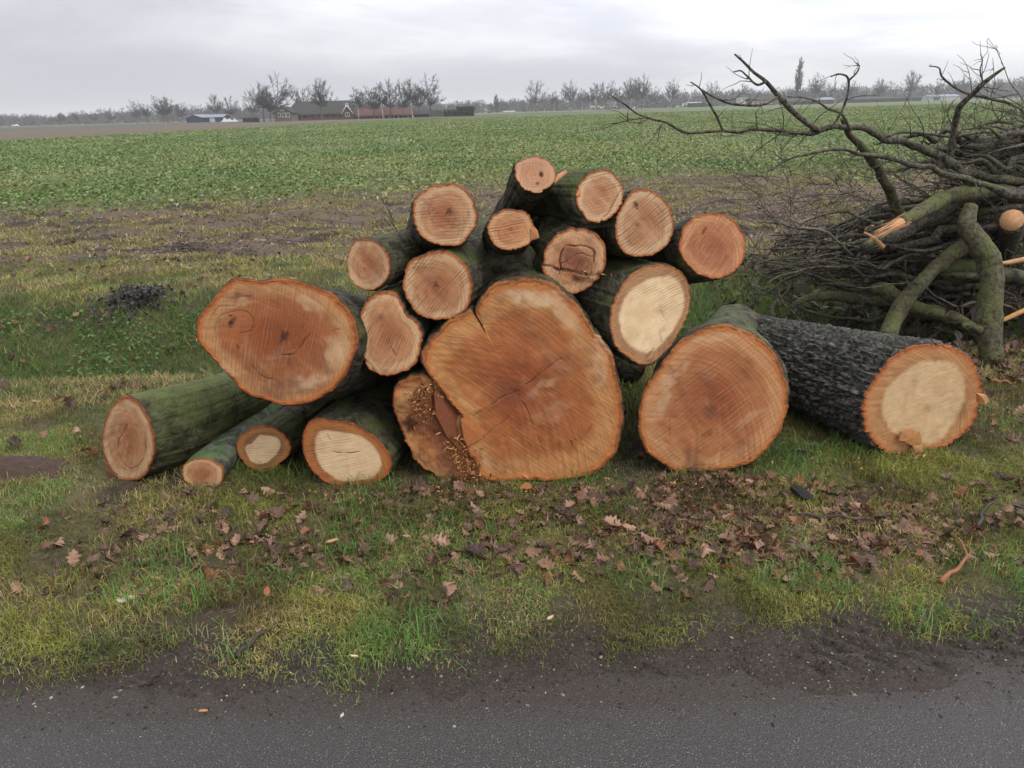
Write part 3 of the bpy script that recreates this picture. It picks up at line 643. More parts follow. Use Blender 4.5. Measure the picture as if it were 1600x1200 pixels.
flogs('log', 'round log with clear growth rings and a starburst heart, top left of the pile', z2([(430,137),(480,145),(520,180),(545,230),(551,275),(530,320),(500,360),(450,375),(390,370),(340,345),(310,300),(300,250),(305,210),(330,175),(380,145)]),
      (-.18, 1, -.28), 1.0, .92, Y0=YU + .05, col=COm, mk=dict(saw=.55, sawscale=60, ang=1.55, stain=.5), seed=11, group=GP, nrm=(.02, -1, .08), star=(*z2([(440,240)])[0], 13, .75), rough=.005,
      cracks=[(z2([(440,180),(500,200),(520,260),(470,300),(400,300),(365,250),(385,195),(435,180)]), 1., .35)])
flogs('log', 'small log with a torn chip on its right rim, under the topmost log', z2([(670,234),(720,240),(750,265),(764,300),(766,330),(752,360),(710,385),(650,392),(615,375),(590,340),(587,300),(600,265),(635,240)]),
      (-.12, 1, -.3), 1.0, .95, Y0=YU + .06, col=COm, mk=dict(saw=.9, sawscale=62, ang=1.45, stain=.25), seed=12, group=GP, nrm=(0, -1, .06), star=(*z2([(675,310)])[0], 7, .4), rough=.006, n=140, nr=50)
TJ = bpy.data.objects[-1] if False else None
flogs('log', 'topmost log of the pile with a plain orange end and two dark spots', z2([(765,33),(810,45),(838,75),(845,105),(835,140),(800,165),(765,172),(720,155),(695,125),(688,90),(700,60),(730,38)]),
      (-.15, .9, -.38), .8, 1.2, Y0=YU + .08, bm=M_moss, col=dict(core=(.50, .24, .12), mid=(.50, .25, .13), sap=(.54, .30, .17), rim=(.46, .18, .065)), mk=dict(saw=.1, stain=.12), seed=13, group=GP, nrm=(.05, -1, .12),
      blobs=[(*z2([(795,97)])[0], 6, 1), (*z2([(779,127)])[0], 4, .8)], rough=.006, n=140, nr=50)
flogs('log', 'oval log leaning right with a diagonal crack, right of the topmost log', z2([(1030,83),(1070,100),(1095,140),(1102,185),(1085,230),(1050,270),(1000,288),(960,275),(930,235),(920,190),(935,140),(965,105),(1000,88)]),
      (-.62, 1, -.05), .50, 1.0, Y0=YU + .10, bm=barkmat('mossy green bark', (.022, .021, .013), (.085, .082, .048), (.065, .08, .025), .6, 18), col=COm, mk=dict(saw=.7, sawscale=60, ang=1.35, stain=.2), seed=14, group=GP, nrm=(.12, -1, .06),
      cracks=[(z2([(1025,265),(1060,215),(1095,160)]), 1.1, .7)], rough=.006)
flogs('log', 'egg-shaped log with slanting saw grooves and a dark slit near its top', z2([(1165,155),(1210,165),(1250,190),(1280,230),(1293,290),(1285,340),(1260,380),(1210,410),(1150,417),(1100,400),(1075,360),(1068,310),(1075,260),(1100,210),(1130,170)]),
      (-.30, 1, -.18), 1.0, .95, Y0=YU + .12, col=COm, mk=dict(saw=1., sawscale=55, ang=.95, stain=.35), seed=15, group=GP, nrm=(.08, -1, .03), blobs=[(*z2([(1147,225)])[0], 6, .9), (*z2([(1160,285)])[0], 5, .6)], cracks=[(z2([(1142,212),(1152,238)]), 3, .9)], rough=.006)
flogs('log', 'round reddish log at the far right end of the upper row', z2([(1440,247),(1490,255),(1530,285),(1560,330),(1568,380),(1555,430),(1520,475),(1460,502),(1400,490),(1350,455),(1320,410),(1310,370),(1320,320),(1350,280),(1390,255)]),
      (-.30, 1, -.30), 1.0, .98, Y0=YU + .14, col=dict(core=(.38, .145, .065), mid=(.45, .185, .085), sap=(.54, .27, .13), rim=(.41, .13, .04)), mk=dict(saw=.6, sawscale=66, ang=.6, stain=.3), seed=16, group=GP, nrm=(.1, -1, .1), star=(*z2([(1408,318)])[0], 10, .75), rough=.004)
OT = flogs('log', 'rotten-hearted log with a square dark cavity, just above the giant one', z2([(910,305),(960,310),(1005,335),(1030,370),(1037,420),(1025,470),(995,510),(960,540),(910,560),(860,540),(820,505),(797,470),(792,430),(805,380),(840,335),(870,315)]),
      (-.15, 1, -.05), 1.0, .95, Y0=YU + .09, col=COm, mk=dict(saw=.4, sawscale=60, ang=.3, stain=.4), seed=17, group=GP, nrm=(.03, -1, .03), n=240, nr=80,
      cracks=[(z2([(795,447),(850,462),(910,470),(960,480),(1010,490),(1030,478)]), 4.5, .95), (z2([(868,470),(864,420),(880,380),(930,372),(985,385),(990,440)]), 2.6, .85), (z2([(870,440),(930,405),(985,415)]), 1.6, .6)],
      blobs=[(*z2([(905,410)])[0], 22, .5), (*z2([(950,440)])[0], 26, .55), (*z2([(900,395)])[0], 14, .6), (*z2([(935,490)])[0], 16, .9), (*z2([(965,505)])[0], 12, .7)], rough=.006, relief=.004)
splinters(OT, z2([(900,470),(940,475),(980,485),(1010,480),(930,490)]), 60, (11, 3, .018, .003), (.3, -.5, -.4), YU + .085, 8)
flogs('log', 'leaning oval log with a bright cream face above the big round one', z2([(1250,443),(1300,455),(1335,485),(1355,535),(1357,590),(1340,650),(1310,710),(1280,760),(1240,800),(1190,830),(1140,815),(1085,775),(1060,730),(1048,670),(1055,610),(1075,550),(1110,500),(1160,460),(1210,445)]),
      (-.52, 1, -.03), 1.0, 1.0, Y0=YU + .10, bm=barkmat('brown green bark', (.035, .03, .02), (.11, .098, .065), (.075, .085, .035), .4, 18), col=dict(core=(.48, .26, .14), mid=(.33, .17, .08), sap=(.42, .23, .11), rim=(.42, .18, .07)), mk=dict(saw=.65, sawscale=60, ang=1.2, stain=.05, pale=(.68, .50, .30)), seed=18, group=GP, nrm=(.30, -1, .04),
      pale=z2([(1255,488),(1300,495),(1325,530),(1333,590),(1315,650),(1285,700),(1250,745),(1200,780),(1150,770),(1108,735),(1088,690),(1088,620),(1105,570),(1150,525),(1200,495)]),
      cracks=[(z2([(1178,832),(1190,795),(1215,765)]), 2.5, .5), (z2([(1240,620),(1265,660),(1235,700),(1250,740)]), 2.2, .25)], blobs=[(*z2([(1250,610)])[0], 12, .25), (*z2([(1245,690)])[0], 10, .25), (*z2([(1200,812)])[0], 9, .6)], rough=.006, n=240, nr=80)
flogs('log', 'big round smooth log standing on the grass at the right end of the pile', z3([(1270,210),(1340,220),(1400,245),(1450,280),(1490,330),(1515,390),(1532,450),(1532,520),(1515,580),(1490,640),(1450,690),(1400,735),(1330,757),(1250,770),(1170,774),(1100,770),(1050,740),(1000,700),(970,650),(958,590),(965,520),(985,460),(1010,410),(1050,360),(1090,310),(1130,265),(1190,225)]),
      (.27, 1, -.15), .70, .84, bot=(1110, 742), bm=barkmat('mossy ridged bark', (.03, .028, .018), (.115, .11, .07), (.075, .095, .035), .5, 14, .6, 1.), col=dict(core=(.30, .085, .031), mid=(.40, .15, .058), sap=(.53, .25, .105), rim=(.45, .155, .045)), mk=dict(saw=.3, sawscale=40, ang=.9, stain=.6), seed=19, group=GP, nrm=(-.03, -1, .03), n=280, nr=80,
      lights=[(*z3([(1060,480)])[0], 14, 60, -.25, .45), (*z3([(1250,260)])[0], 60, 10, .1, .4), (*z3([(1380,560)])[0], 40, 10, .6, .3), (*z3([(1130,380)])[0], 30, 8, .7, .35)],
      blobs=[(*z3([(1240,540)])[0], 20, .45), (*z3([(1225,625)])[0], 10, .5), (*z3([(1390,720)])[0], 4, .9), (*z3([(1380,350)])[0], 10, .3), (*z3([(1440,460)])[0], 9, .25)], star=(*z3([(1240,530)])[0], 20, .5), rough=.005, barkamp=.012,
      cracks=[(z3([(1080,640),(1085,560),(1110,500)]), 1.4, .35), (z3([(1110,700),(1180,740),(1260,745)]), 2.5, .25)])
# ---- furrowed black log lying apart
TT = flogs('log', 'black deeply furrowed log lying apart on the grass to the right of the pile', z4([(1000,455),(1080,465),(1150,495),(1200,545),(1235,610),(1252,680),(1248,750),(1225,830),(1190,890),(1130,950),(1070,1000),(980,1015),(900,1030),(830,1035),(760,1042),(715,1012),(670,960),(635,900),(618,830),(625,760),(655,690),(700,610),(760,540),(830,490),(920,457)]),
      (-.42, 1, -.085), 1.30, .74, bot=(1425, 712), bm=M_black, col=dict(core=(.42, .22, .11), mid=(.36, .18, .07), sap=(.46, .24, .10), rim=(.42, .13, .04)), mk=dict(saw=.45, sawscale=70, ang=1.4, stain=.08, pale=(.52, .36, .20)), seed=20, nrm=(.22, -1, .05), n=320, rings=250, ridged=True, nr=90, rough=.014,
      pale=z4([(1000,540),(1080,550),(1140,600),(1165,670),(1160,750),(1130,830),(1085,900),(1030,965),(960,985),(900,960),(830,950),(770,910),(735,850),(722,790),(735,720),(770,660),(830,610),(900,560)]),
      blobs=[(*z4([(965,785)])[0], 10, .3), (*z4([(905,660)])[0], 9, .22), (*z4([(875,1000)])[0], 8, 1)], cracks=[(z4([(870,1035),(878,1000),(860,985)]), 4, 1), (z4([(815,950),(850,970),(925,985)]), 1.6, .7)])
slab(TT, z4([(815,955),(830,920),(870,905),(920,912),(935,940),(932,980),(880,985),(845,965)]), G(1425, 712)[1] - .012, .008, M_chip, 'wood_flake', (.44, .21, .08), 6)
slab(TT, z4([(890,990),(940,985),(942,1025),(905,1030)]), G(1425, 712)[1] - .01, .01, M_chip, 'wood_flake', (.45, .24, .11), 7)
slab(TT, z4([(1240,720),(1275,730),(1283,755),(1262,778),(1243,775)]), G(1425, 712)[1] + .02, .03, M_chip, 'bark_chip', (.42, .2, .08), 9)
# ---- mostly hidden ones seen through the gap below the topmost log
def hidden(label, a, b, ra, rb, mat, seed):
    a = np.array(a); b = np.array(b); n = 26; t = np.linspace(0, 1, n)[:, None]; pts = a + (b - a) * t
    root = thing('log', label, 'log', (a[0], a[1], 0), GP); V, F = tube(pts, np.linspace(ra, rb, n), 40, bump=.12, seed=seed); obj('bark', V, F, mat, root)
hidden('mossy log lying deep in the pile, seen through the gap below the topmost', P(872, 362, YU + .35), P(838, 318, YU + 1.35), .085, .08, M_green, 3)
hidden('broad mossy log lying behind the big round one, under the cream faced one', P(1105, 585, 3.75), P(1150, 520, 4.5), .20, .18, barkmat('ridged moss bark', (.03, .028, .018), (.105, .098, .06), (.07, .085, .032), .4, 15, .6, 1.4), 9)
hidden('dark log filling the middle of the pile behind the giant one', P(800, 420, YU + .22), P(770, 370, YU + 1.3), .13, .12, M_moss, 5)
hidden('dark log on the ground behind the gap left of the giant one', G(600, 640) + (0, .45, .12), G(640, 560) + (0, 1.1, .12), .12, .11, M_moss, 6)
hidden('dark log lying on the ground behind the gap right of the giant one', G(975, 640) + (0.02, .35, .17), G(960, 560) + (0, 1.1, .15), .16, .15, M_moss, 7)
def extra_chip(root, px, Y, col, seed, name='bark_chip'): return slab(root, px, Y, .015, M_chip, name, col, seed)
def find(lbl): return [o for o in sc.objects if o.get('label', '').startswith(lbl)][0]
extra_chip(find('small log with a torn'), z2([(748,310),(765,302),(778,318),(782,345),(765,348),(750,352)]), YU + .05, (.42, .17, .07), 1)
extra_chip(find('topmost log'), z2([(840,128),(858,108),(886,88),(890,94),(862,120),(842,136)]), YU + .07, (.55, .24, .12), 2)
extra_chip(find('oval log leaning'), z2([(914,185),(938,158),(945,165),(930,190)]), YU + .09, (.55, .22, .10), 3)
extra_chip(find('thick mossy log'), z1([(65,1010),(85,1030),(110,1070),(135,1090),(90,1100),(72,1060)]), 3.1, (.13, .065, .035), 4)
# ------------------------------------------------------------------ brush pile
rb = np.random.default_rng(21)
def wig(pts, n, amp, rg):
    q = spline(pts, n); L_ = np.linalg.norm(q[-1, :3] - q[0, :3])
    s = rg.uniform(0, 50); ph = np.arange(n) * .35
    off = np.stack([vno(np.stack([ph, ph * 0 + s + k * 9, ph * 0], 1)) - .5 for k in range(3)], 1) * amp * L_
    off[0] *= .0
    q[:, :3] += off; return q
def twig_path(p, d, ln, rg, n=7, curl=.35, up=.1):
    pts = [p]; d = d / np.linalg.norm(d)
    for k in range(n - 1):
        d = d + rg.normal(0, curl, 3) * .55 + (0, 0, up * .15); d /= np.linalg.norm(d); pts.append(pts[-1] + d * ln / (n - 1))
    return np.array(pts)
def side_twigs(q, r0, rg, n, ln, acc=None, parent=None, depth=2, mat=None, up=.1, r=.004, t0=.25):
    """twigs sprouting off path q (m,3); returned as list of (pts, radii)"""
    outl = []
    for _ in range(n):
        t = rg.uniform(t0, .98); i = int(t * (len(q) - 1)); T = q[min(i + 1, len(q) - 1)] - q[max(i - 1, 0)]; T /= np.linalg.norm(T) + 1e-9
        s = rg.normal(0, 1, 3); s -= (s @ T) * T; s /= np.linalg.norm(s); d = T * rg.uniform(.3, 1.) + s * rg.uniform(.5, 1.1)
        l = ln * rg.uniform(.4, 1.2) * (1.1 - .5 * t); w = twig_path(q[i], d, l, rg, up=up); rr_ = np.linspace(r * (1.2 - .5 * t), r * .3, len(w))
        outl.append((w, rr_))
        if depth > 1:
            outl += side_twigs(w, r, rg, rg.integers(1, 4), l * .55, depth=depth - 1, up=up, r=r * .6, t0=.2)
    return outl
def branch(label, pts, rad, mat=M_grey, name='branch', twigs=0, tl=.4, tr=.004, amp=.015, cut=None, torn=False, n=40, ns=10, group=None, sidebr=(), seed=None, up=.15, cat='branch'):
    """pts: list of (px,py,Y); rad: px radii (converted at their depth)"""
    rg = np.random.default_rng(seed if seed is not None else rb.integers(1e6))
    p3 = np.array([np.r_[P(*p), r * p[2] / 1180] for p, r in zip(pts, rad)])
    q = wig(p3, n, amp, rg); q[:, 2] = np.maximum(q[:, 2], q[:, 3] * .7)
    lo = q[np.argmin(q[:, 2]), :3]
    root = thing(name, label, cat, (q[0, 0], q[0, 1], max(q[:, 2].min(), 0)), group)
    V, F = tube(q[:, :3], q[:, 3], ns, bump=.35, seed=rg.uniform(0, 90)); obj('stem', V, F, mat, root)
    for sp, sr in sidebr:
        s3 = np.array([np.r_[P(*p), r * p[2] / 1180] for p, r in zip(sp, sr)]); s = wig(s3, 22, amp, rg)
        V, F = tube(s[:, :3], s[:, 3], 7, bump=.3, seed=3); obj('side_branch', V, F, mat, root)
        for w, r_ in side_twigs(s[:, :3], .003, rg, 4, .22, depth=1, r=.0028, up=up):
            V, F = tube(w, r_, 4); obj('twig', V, F, mat, root)
    if twigs:
        for w, r_ in side_twigs(q[:, :3], .004, rg, twigs, tl, depth=2, r=tr, up=up):
            V, F = tube(w, r_, 4); obj('twig', V, F, mat, root)
    for end, idx in (('start', 0), ('end', -1)):
        if cut == end or cut == 'both':
            c = q[idx, :3]; T = (q[0, :3] - q[1, :3]) if idx == 0 else (q[-1, :3] - q[-2, :3]); T /= np.linalg.norm(T)
            V, F = tube([c - T * .002, c + T * .004], [q[idx, 3] * .97] * 2, 12)
            obj('cut_end', V, F, M_cutend, root)
    if torn:
        idx, tt = torn; c = q[idx, :3]; T = (q[0, :3] - q[2, :3]) if idx == 0 else (q[-1, :3] - q[-3, :3]); T /= np.linalg.norm(T); r_ = q[idx, 3]
        V, F = tube([c - T * .03, c + T * .05, c + T * tt * .45 - (0, 0, r_ * .2), c + T * tt * .8 - (0, 0, r_ * .35)], [r_ * .93, r_ * .8, r_ * .45, r_ * .08], 12, bump=.5); obj('broken_core', V, F, M_cutend, root)
        idx, tt = torn; c = q[idx, :3]; T = (q[0, :3] - q[2, :3]) if idx == 0 else (q[-1, :3] - q[-3, :3]); T /= np.linalg.norm(T); a = Acc()
        for _ in range(110):
            o_ = rg.normal(0, q[idx, 3] * .42, 3); ln = rg.uniform(.3, 1) * tt; rr_ = rg.uniform(.0015, .006)
            V, F = tube([c - T * .04 + o_, c + T * ln * .5 + o_ * .8, c + T * ln + o_ * .8 + rg.normal(0, .006, 3)], [rr_, rr_ * .9, rr_ * .2], 4); g = rg.uniform(.55, 1.15); a.add(V, F, (.52 * g, .29 * g, .15 * g))
        tag(a.build('torn_wood', M_chip, root), kind='stuff')
    return root
M_cutend = plain('cut branch wood', (.46, .25, .12), .7, .45, 40)
def Z(pts, Ys):
    p = z8(pts); Ys = np.broadcast_to(Ys, (len(p),)) if np.ndim(Ys) else np.full(len(p), Ys)
    return [(a, b, c) for (a, b), c in zip(p, Ys)]
def lin(a, b, n): return np.linspace(a, b, n)
# foreground sprawling branch
branch('long mossy branch reaching far left over the field from the top of the brush pile', Z([(1420,470),(1309,465),(1190,455),(1100,430),(1000,370),(900,330),(820,310),(720,290),(610,292),(520,300),(430,293),(280,290),(150,290),(80,262),(0,240),(-60,205),(-105,172)], lin(5.3, 4.5, 17)),
       [7,6.5,6.2,6,5.8,5.5,5,4.6,4.4,3.6,3.0,2.5,2.2,1.8,1.4,1.1,.7], M_grey, twigs=16, tl=.42, tr=.0045, n=90, seed=1,
       sidebr=[(Z([(610,292),(560,262),(510,215),(465,165),(430,125),(390,95),(355,60),(322,32)], lin(4.9, 4.7, 8)), [4.2,4,3.8,3.2,2.7,2.2,1.8,1.2]),
               (Z([(430,125),(400,137),(370,112),(345,90),(318,92)], 4.75), [2,1.7,1.4,1.1,.8]), (Z([(282,290),(262,245),(232,190),(205,150),(172,128)], lin(4.65, 4.5, 5)), [2,1.8,1.6,1.3,.9]),
               (Z([(205,150),(262,182),(300,198),(335,203),(420,205),(470,180)], lin(4.55, 4.7, 6)), [1.2,1.5,1.7,1.9,2,1.8]), (Z([(20,248),(-30,255),(-60,262),(-130,275)], lin(4.56, 4.45, 4)), [1.3,1.1,.9,.5]),
               (Z([(720,290),(690,240),(640,215),(600,190),(560,180),(500,175)], lin(4.9, 4.8, 6)), [2,1.8,1.5,1.3,1,.7]), (Z([(650,290),(700,200),(712,120),(680,100),(650,110)], 4.85), [1.9,1.6,1.6,1.2,.8]), (Z([(712,122),(735,100),(748,75),(735,60)], 4.85), [1.4,1.2,1,.7]),
               (Z([(830,315),(880,300),(960,302),(1060,310),(1160,296),(1260,300)], lin(5, 5.4, 6)), [3,2.6,2.3,2.2,2,1.5])])
branch('thick dark branch curving up against the sky at right', Z([(1045,440),(1060,350),(1078,262),(1088,215),(1130,172),(1180,125),(1245,75)], lin(5.2, 4.9, 7)), [6,5.2,5,4.6,4,3.2,1.6], M_grey, twigs=6, tl=.4, n=50, seed=2,
       sidebr=[(Z([(1135,170),(1200,185),(1270,205),(1320,240)], lin(5, 5.1, 4)), [2.5,2.2,2,1.6]), (Z([(1130,172),(1080,150),(1030,110),(1020,78),(985,72)], 5), [1.8,1.6,1.4,1.1,.7]), (Z([(1170,130),(1160,90),(1168,50),(1160,30)], 5), [1.2,1,.8,.5])])
branch('grey green limb running down from the sprawl towards the torn branch', Z([(690,250),(715,310),(760,350),(800,400),(830,460),(860,520),(893,590)], lin(5.0, 5.5, 7)), [3.5,4.5,6,7,7.5,8,8], M_limb, twigs=5, tl=.4, n=40, seed=3)
branch('long slim branch sagging from the right below the mossy one', Z([(1400,540),(1309,522),(1250,507),(1190,482),(1100,452),(950,412),(850,382),(740,367),(640,362),(540,380),(430,425)], lin(5.0, 4.8, 11)), [10,9,8,5,4.6,4.2,3.8,3,2.2,1.6,1], M_grey, twigs=14, tl=.45, tr=.004, n=70, seed=4)
branch('thick green branch with a long splintered orange end', Z([(890,605),(960,570),(1030,530),(1100,507),(1200,500),(1330,520)], lin(4.75, 5.3, 6)), [9,10.5,11.5,12,12,12], M_limb, torn=(0, .26), n=40, ns=14, seed=5)
branch('dark wet branch lying just beneath the splintered one', Z([(760,690),(840,658),(900,640),(1000,582),(1090,542),(1200,530)], lin(4.85, 5.4, 6)), [6,8,9,10,10,10], M_grey, n=40, ns=12, seed=6, twigs=4)
branch('broad olive limb standing with its sawn foot on the grass, right edge', Z([(1212,1150),(1197,1060),(1190,980),(1192,900),(1198,820),(1190,740),(1150,670),(1112,610),(1130,548)], lin(4.55, 4.85, 9)), [19.5,18.5,18,18,17.5,17,15,12.5,8], M_limb, cut='end', n=60, ns=24, seed=7, amp=.004, name='limb', cat='limb',
       sidebr=[(Z([(1160,975),(1120,955),(1100,962)], 4.6), [7,6,4])])
branch('forked green limb leaning over the back of the black log', Z([(838,1000),(860,950),(900,880),(960,810),(1030,740),(1112,680),(1200,620)], lin(4.9, 5.3, 7)), [14,13.5,13,12,11,10.5,10], M_limb, n=50, ns=20, seed=8, twigs=5, amp=.006, name='limb', cat='limb')
branch('low green log-like limb along the ground behind the black log', Z([(515,895),(560,870),(600,857),(700,860),(800,872),(870,880)], lin(5.3, 5.5, 6)), [3,5,7,8,9,9], M_limb, n=40, ns=14, seed=9, name='limb', cat='limb')
branch('brown green limb slanting down to the right behind the forked one', Z([(790,835),(830,832),(870,860),(950,900),(1050,925),(1130,965)], lin(5.3, 5.1, 6)), [9,11,12,12,12,11], M_limb, n=40, ns=16, seed=10, name='limb', cat='limb')
branch('sawn limb pointing at the road with a pale keyhole-shaped end', Z([(1268,598),(1262,640),(1240,700),(1180,760)], [4.85,5.2,5.8,6.4]), [17,17,16,15], M_grey, cut='start', n=24, ns=20, seed=11, amp=.003, name='limb', cat='limb')
branch('smooth olive limb lying level in the shade behind the broad one', Z([(1000,770),(1080,760),(1150,762),(1260,790),(1400,800)], 5.3), [11,12,12,12,12], M_green, n=40, ns=14, seed=12, name='limb', cat='limb')
branch('bare split stick with orange wood at the right edge', Z([(1225,945),(1270,925),(1340,890)], 4.7), [2.5,3.5,4], plain('split wood', (.5, .27, .1), .7, .3, 50), n=14, seed=13, name='stick', cat='stick')
branch('torn pale strip of wood behind the broad limb', Z([(1215,745),(1260,742),(1340,725)], 4.75), [2,3.5,4], M_cutend, n=14, seed=14, name='stick', cat='stick')
branch('short broken piece hanging by the splintered end', Z([(765,640),(795,658),(830,690)], 4.8), [1.5,3,4], M_cutend, n=12, seed=15, name='stick', cat='stick')
branch('grey crooked branch rising from the low twigs in the middle of the heap', Z([(480,545),(540,620),(620,632),(655,655),(720,720)], [5.0,5.0,5.0,5.1,5.4]), [.8,1.5,2.2,2.6,3.0], plain('bleached bark', (.15, .14, .12), .8, .3, 30), n=30, seed=16, twigs=3)
# long thin stems lying level, butts to the right: the body of the heap
GB = 'thin branches laid flat in the brush pile'
for k in range(54):
    t = k / 53; ex = rb.uniform(360, 620) ; ey = rb.uniform(600, 820) if k % 3 else rb.uniform(680, 900)
    sx = rb.uniform(900, 1500); sy = 480 + 470 * rb.random()
    Y1, Y0_ = rb.uniform(4.9, 6.3), rb.uniform(5.2, 6.6)
    mid = ((ex + sx) / 2, (ey + sy) / 2 + rb.uniform(-60, 60)); r1 = rb.uniform(3, 8)
    branch('thin dark branch laid flat among many in the brush pile', Z([(sx, sy), (sx * .75 + ex * .25, (sy * .7 + mid[1] * .3)), mid, (ex, ey)], [Y0_, Y0_, (Y0_ + Y1) / 2, Y1]), [r1, r1 * .85, r1 * .6, r1 * .15], M_grey, twigs=2, tl=.35, tr=.003, n=26, ns=6, group=GB, amp=.07)
GB2 = 'arching branches at the top of the brush pile'
for k in range(40):
    sx = rb.uniform(1330, 1600); sy = rb.uniform(300, 640); ex = sx - rb.uniform(200, 620); ey = sy - rb.uniform(-40, 190)
    ey = max(ey, 330 - max(0, ex - 900) * .22); Y1 = rb.uniform(4.9, 6.5); Y0_ = Y1 + rb.uniform(.1, .8); r1 = rb.uniform(3, 9)
    branch('dark arching branch in the tangled top of the brush pile', Z([(sx, sy), ((sx * 2 + ex) / 3, (sy * 2 + ey) / 3 + rb.uniform(-30, 30)), ((sx + 2 * ex) / 3, (sy + 2 * ey) / 3 + rb.uniform(-40, 20)), (ex, ey)], [Y0_, Y0_, Y1, Y1]), [r1, r1 * .8, r1 * .5, r1 * .15], M_grey, twigs=4, tl=.45, tr=.0035, n=28, ns=6, group=GB2, amp=.08)
# fine twigs nobody could count
def twigmass(name, label, n, gen, ln, r, mat, seed, depth=2, up=0, sides=3):
    rg = np.random.default_rng(seed); a = Acc()
    for _ in range(n):
        p, d = gen(rg); w = twig_path(p, d, ln * rg.uniform(.4, 1.3), rg, n=8, curl=.28, up=up); w[:, 2] = np.maximum(w[:, 2], .01)
        V, F = tube(w, np.linspace(r, r * .25, len(w)), sides, cap=False); a.add(V, F)
        for s, sr in side_twigs(w, r, rg, 4, ln * .4, depth=depth, r=r * .6, up=up):
            s[:, 2] = np.maximum(s[:, 2], .01); V, F = tube(s, sr, sides, cap=False); a.add(V, F)
    return tag(a.build(name, mat), label, 'twigs', kind='stuff')
def g1(rg):      # low bushy twigs left of the heap and across its front
    x, y = rg.uniform(420, 1100), rg.uniform(470, 850); p = P(*z8([(x, y)])[0], rg.uniform(5.0, 6.6)); p[2] = max(p[2], .02); return p, np.array((-rg.uniform(-.4, 1), rg.normal(0, .4), rg.normal(.1, .6)))
twigmass('twigs', 'fine tangled grey brown twigs filling the brush pile', 110, g1, .8, .0036, M_grey, 1)
def g2(rg):
    x, y = rg.uniform(1020, 1420), rg.uniform(450, 1050); p = P(*z8([(x, y)])[0], rg.uniform(5.4, 7.0)); p[2] = max(p[2], .02); return p, np.array((-rg.uniform(-.3, 1), rg.normal(0, .5), rg.normal(0, .6)))
twigmass('dark_twigs', 'dense dark sticks heaped inside the brush pile at right', 270, g2, .8, .007, M_grey, 2, 1)
def g3(rg):
    x, y = rg.uniform(1280, 1440), rg.uniform(270, 500); p = P(*z8([(x, y)])[0], rg.uniform(5.2, 6.4)); return p, np.array((-1, rg.normal(0, .4), rg.normal(.05, .4)))
twigmass('fan_twigs', 'dense fan of black twigs at the upper right edge', 60, g3, .75, .006, M_grey, 3, 2)
def g4(rg):
    x, y = rg.uniform(380, 950), rg.uniform(400, 640); p = P(*z8([(x, y)])[0], rg.uniform(5.0, 6.0)); return p, np.array((-1, rg.normal(0, .3), rg.normal(.2, .5)))
twigmass('bushy_twigs', 'sparse upright fine twigs at the left of the brush pile', 45, g4, .6, .0028, M_grey, 4, 2, up=.5)
# dark mould and bark crumbs added under the heap to dim its interior
a = Acc()
for _ in range(5200):
    x, yv = rb.uniform(1.9, 7.5), rb.uniform(5.0, 8.2); zz = H(np.array([x]), np.array([yv]))[0] + rb.uniform(0, .35) * sst(x, 2.2, 3.2); s = rb.uniform(.02, .06); d = rb.normal(0, 1, (3, 3)) * s
    g = rb.uniform(.4, 1.3); a.add(np.array((x, yv, zz)) + d, np.array([(0, 1, 2)]), (.055 * g, .038 * g, .026 * g))
tag(a.build('dark_fill', M_leaf), 'dark leaf mould and bark crumbs added to dim the inside of the brush pile', 'leaf mould', kind='stuff')
# ------------------------------------------------------------------ grass, crop, leaves
rn = np.random.default_rng(5)
def scatter(n, y0, y1, marg=.5, k=.74, pw=1.):
    """points filling the wedge of ground in front, denser nearby when pw>1"""
    u = rn.random(n); y = (y0 ** (2 - pw) + u * (y1 ** (2 - pw) - y0 ** (2 - pw))) ** (1 / (2 - pw)) if pw != 2 else y0 * (y1 / y0) ** u
    x = (rn.random(n) * 2 - 1) * (k * y + marg); return x, y
def blades(name, x, y, h, wd, col, lean=.6, segs=2, label='grass', zoff=0.):
    n = len(x); z = H(x, y) + zoff; a = rn.random(n) * 2 * math.pi; f = rn.random(n) * 2 * math.pi
    h = h * (.45 + rn.random(n) * .9); wd = wd * (.6 + .7 * rn.random(n)); le = lean * h * (.3 + 1.1 * rn.random(n))
    B = np.stack([x, y, z], 1); S = np.stack([np.cos(a), np.sin(a), 0 * a], 1) * wd[:, None] / 2; D = np.stack([np.cos(f), np.sin(f), 0 * f], 1) * le[:, None]
    U = np.array((0, 0, 1.)) * h[:, None]
    if segs == 2:
        m = B + D * .3 + U * .6; t = B + D + U * (.95 - .4 * (le / h) ** 2)[:, None]
        V = np.stack([B - S, B + S, m + S * .8, m - S * .8, t], 1).reshape(-1, 3); b = np.arange(n)[:, None] * 5
        F = [b + np.array([[0, 1, 2, 3]]), b + np.array([[3, 2, 4]])]; k = 5
    else:
        t = B + D + U * .8; V = np.stack([B - S, B + S, t], 1).reshape(-1, 3); F = [np.arange(n)[:, None] * 3 + np.array([[0, 1, 2]])]; k = 3
    o = obj(name, V, F, M_grass, attrs={'col': np.repeat(col, k, 0)}, smooth=False)
    return tag(o, label, 'grass', kind='stuff')
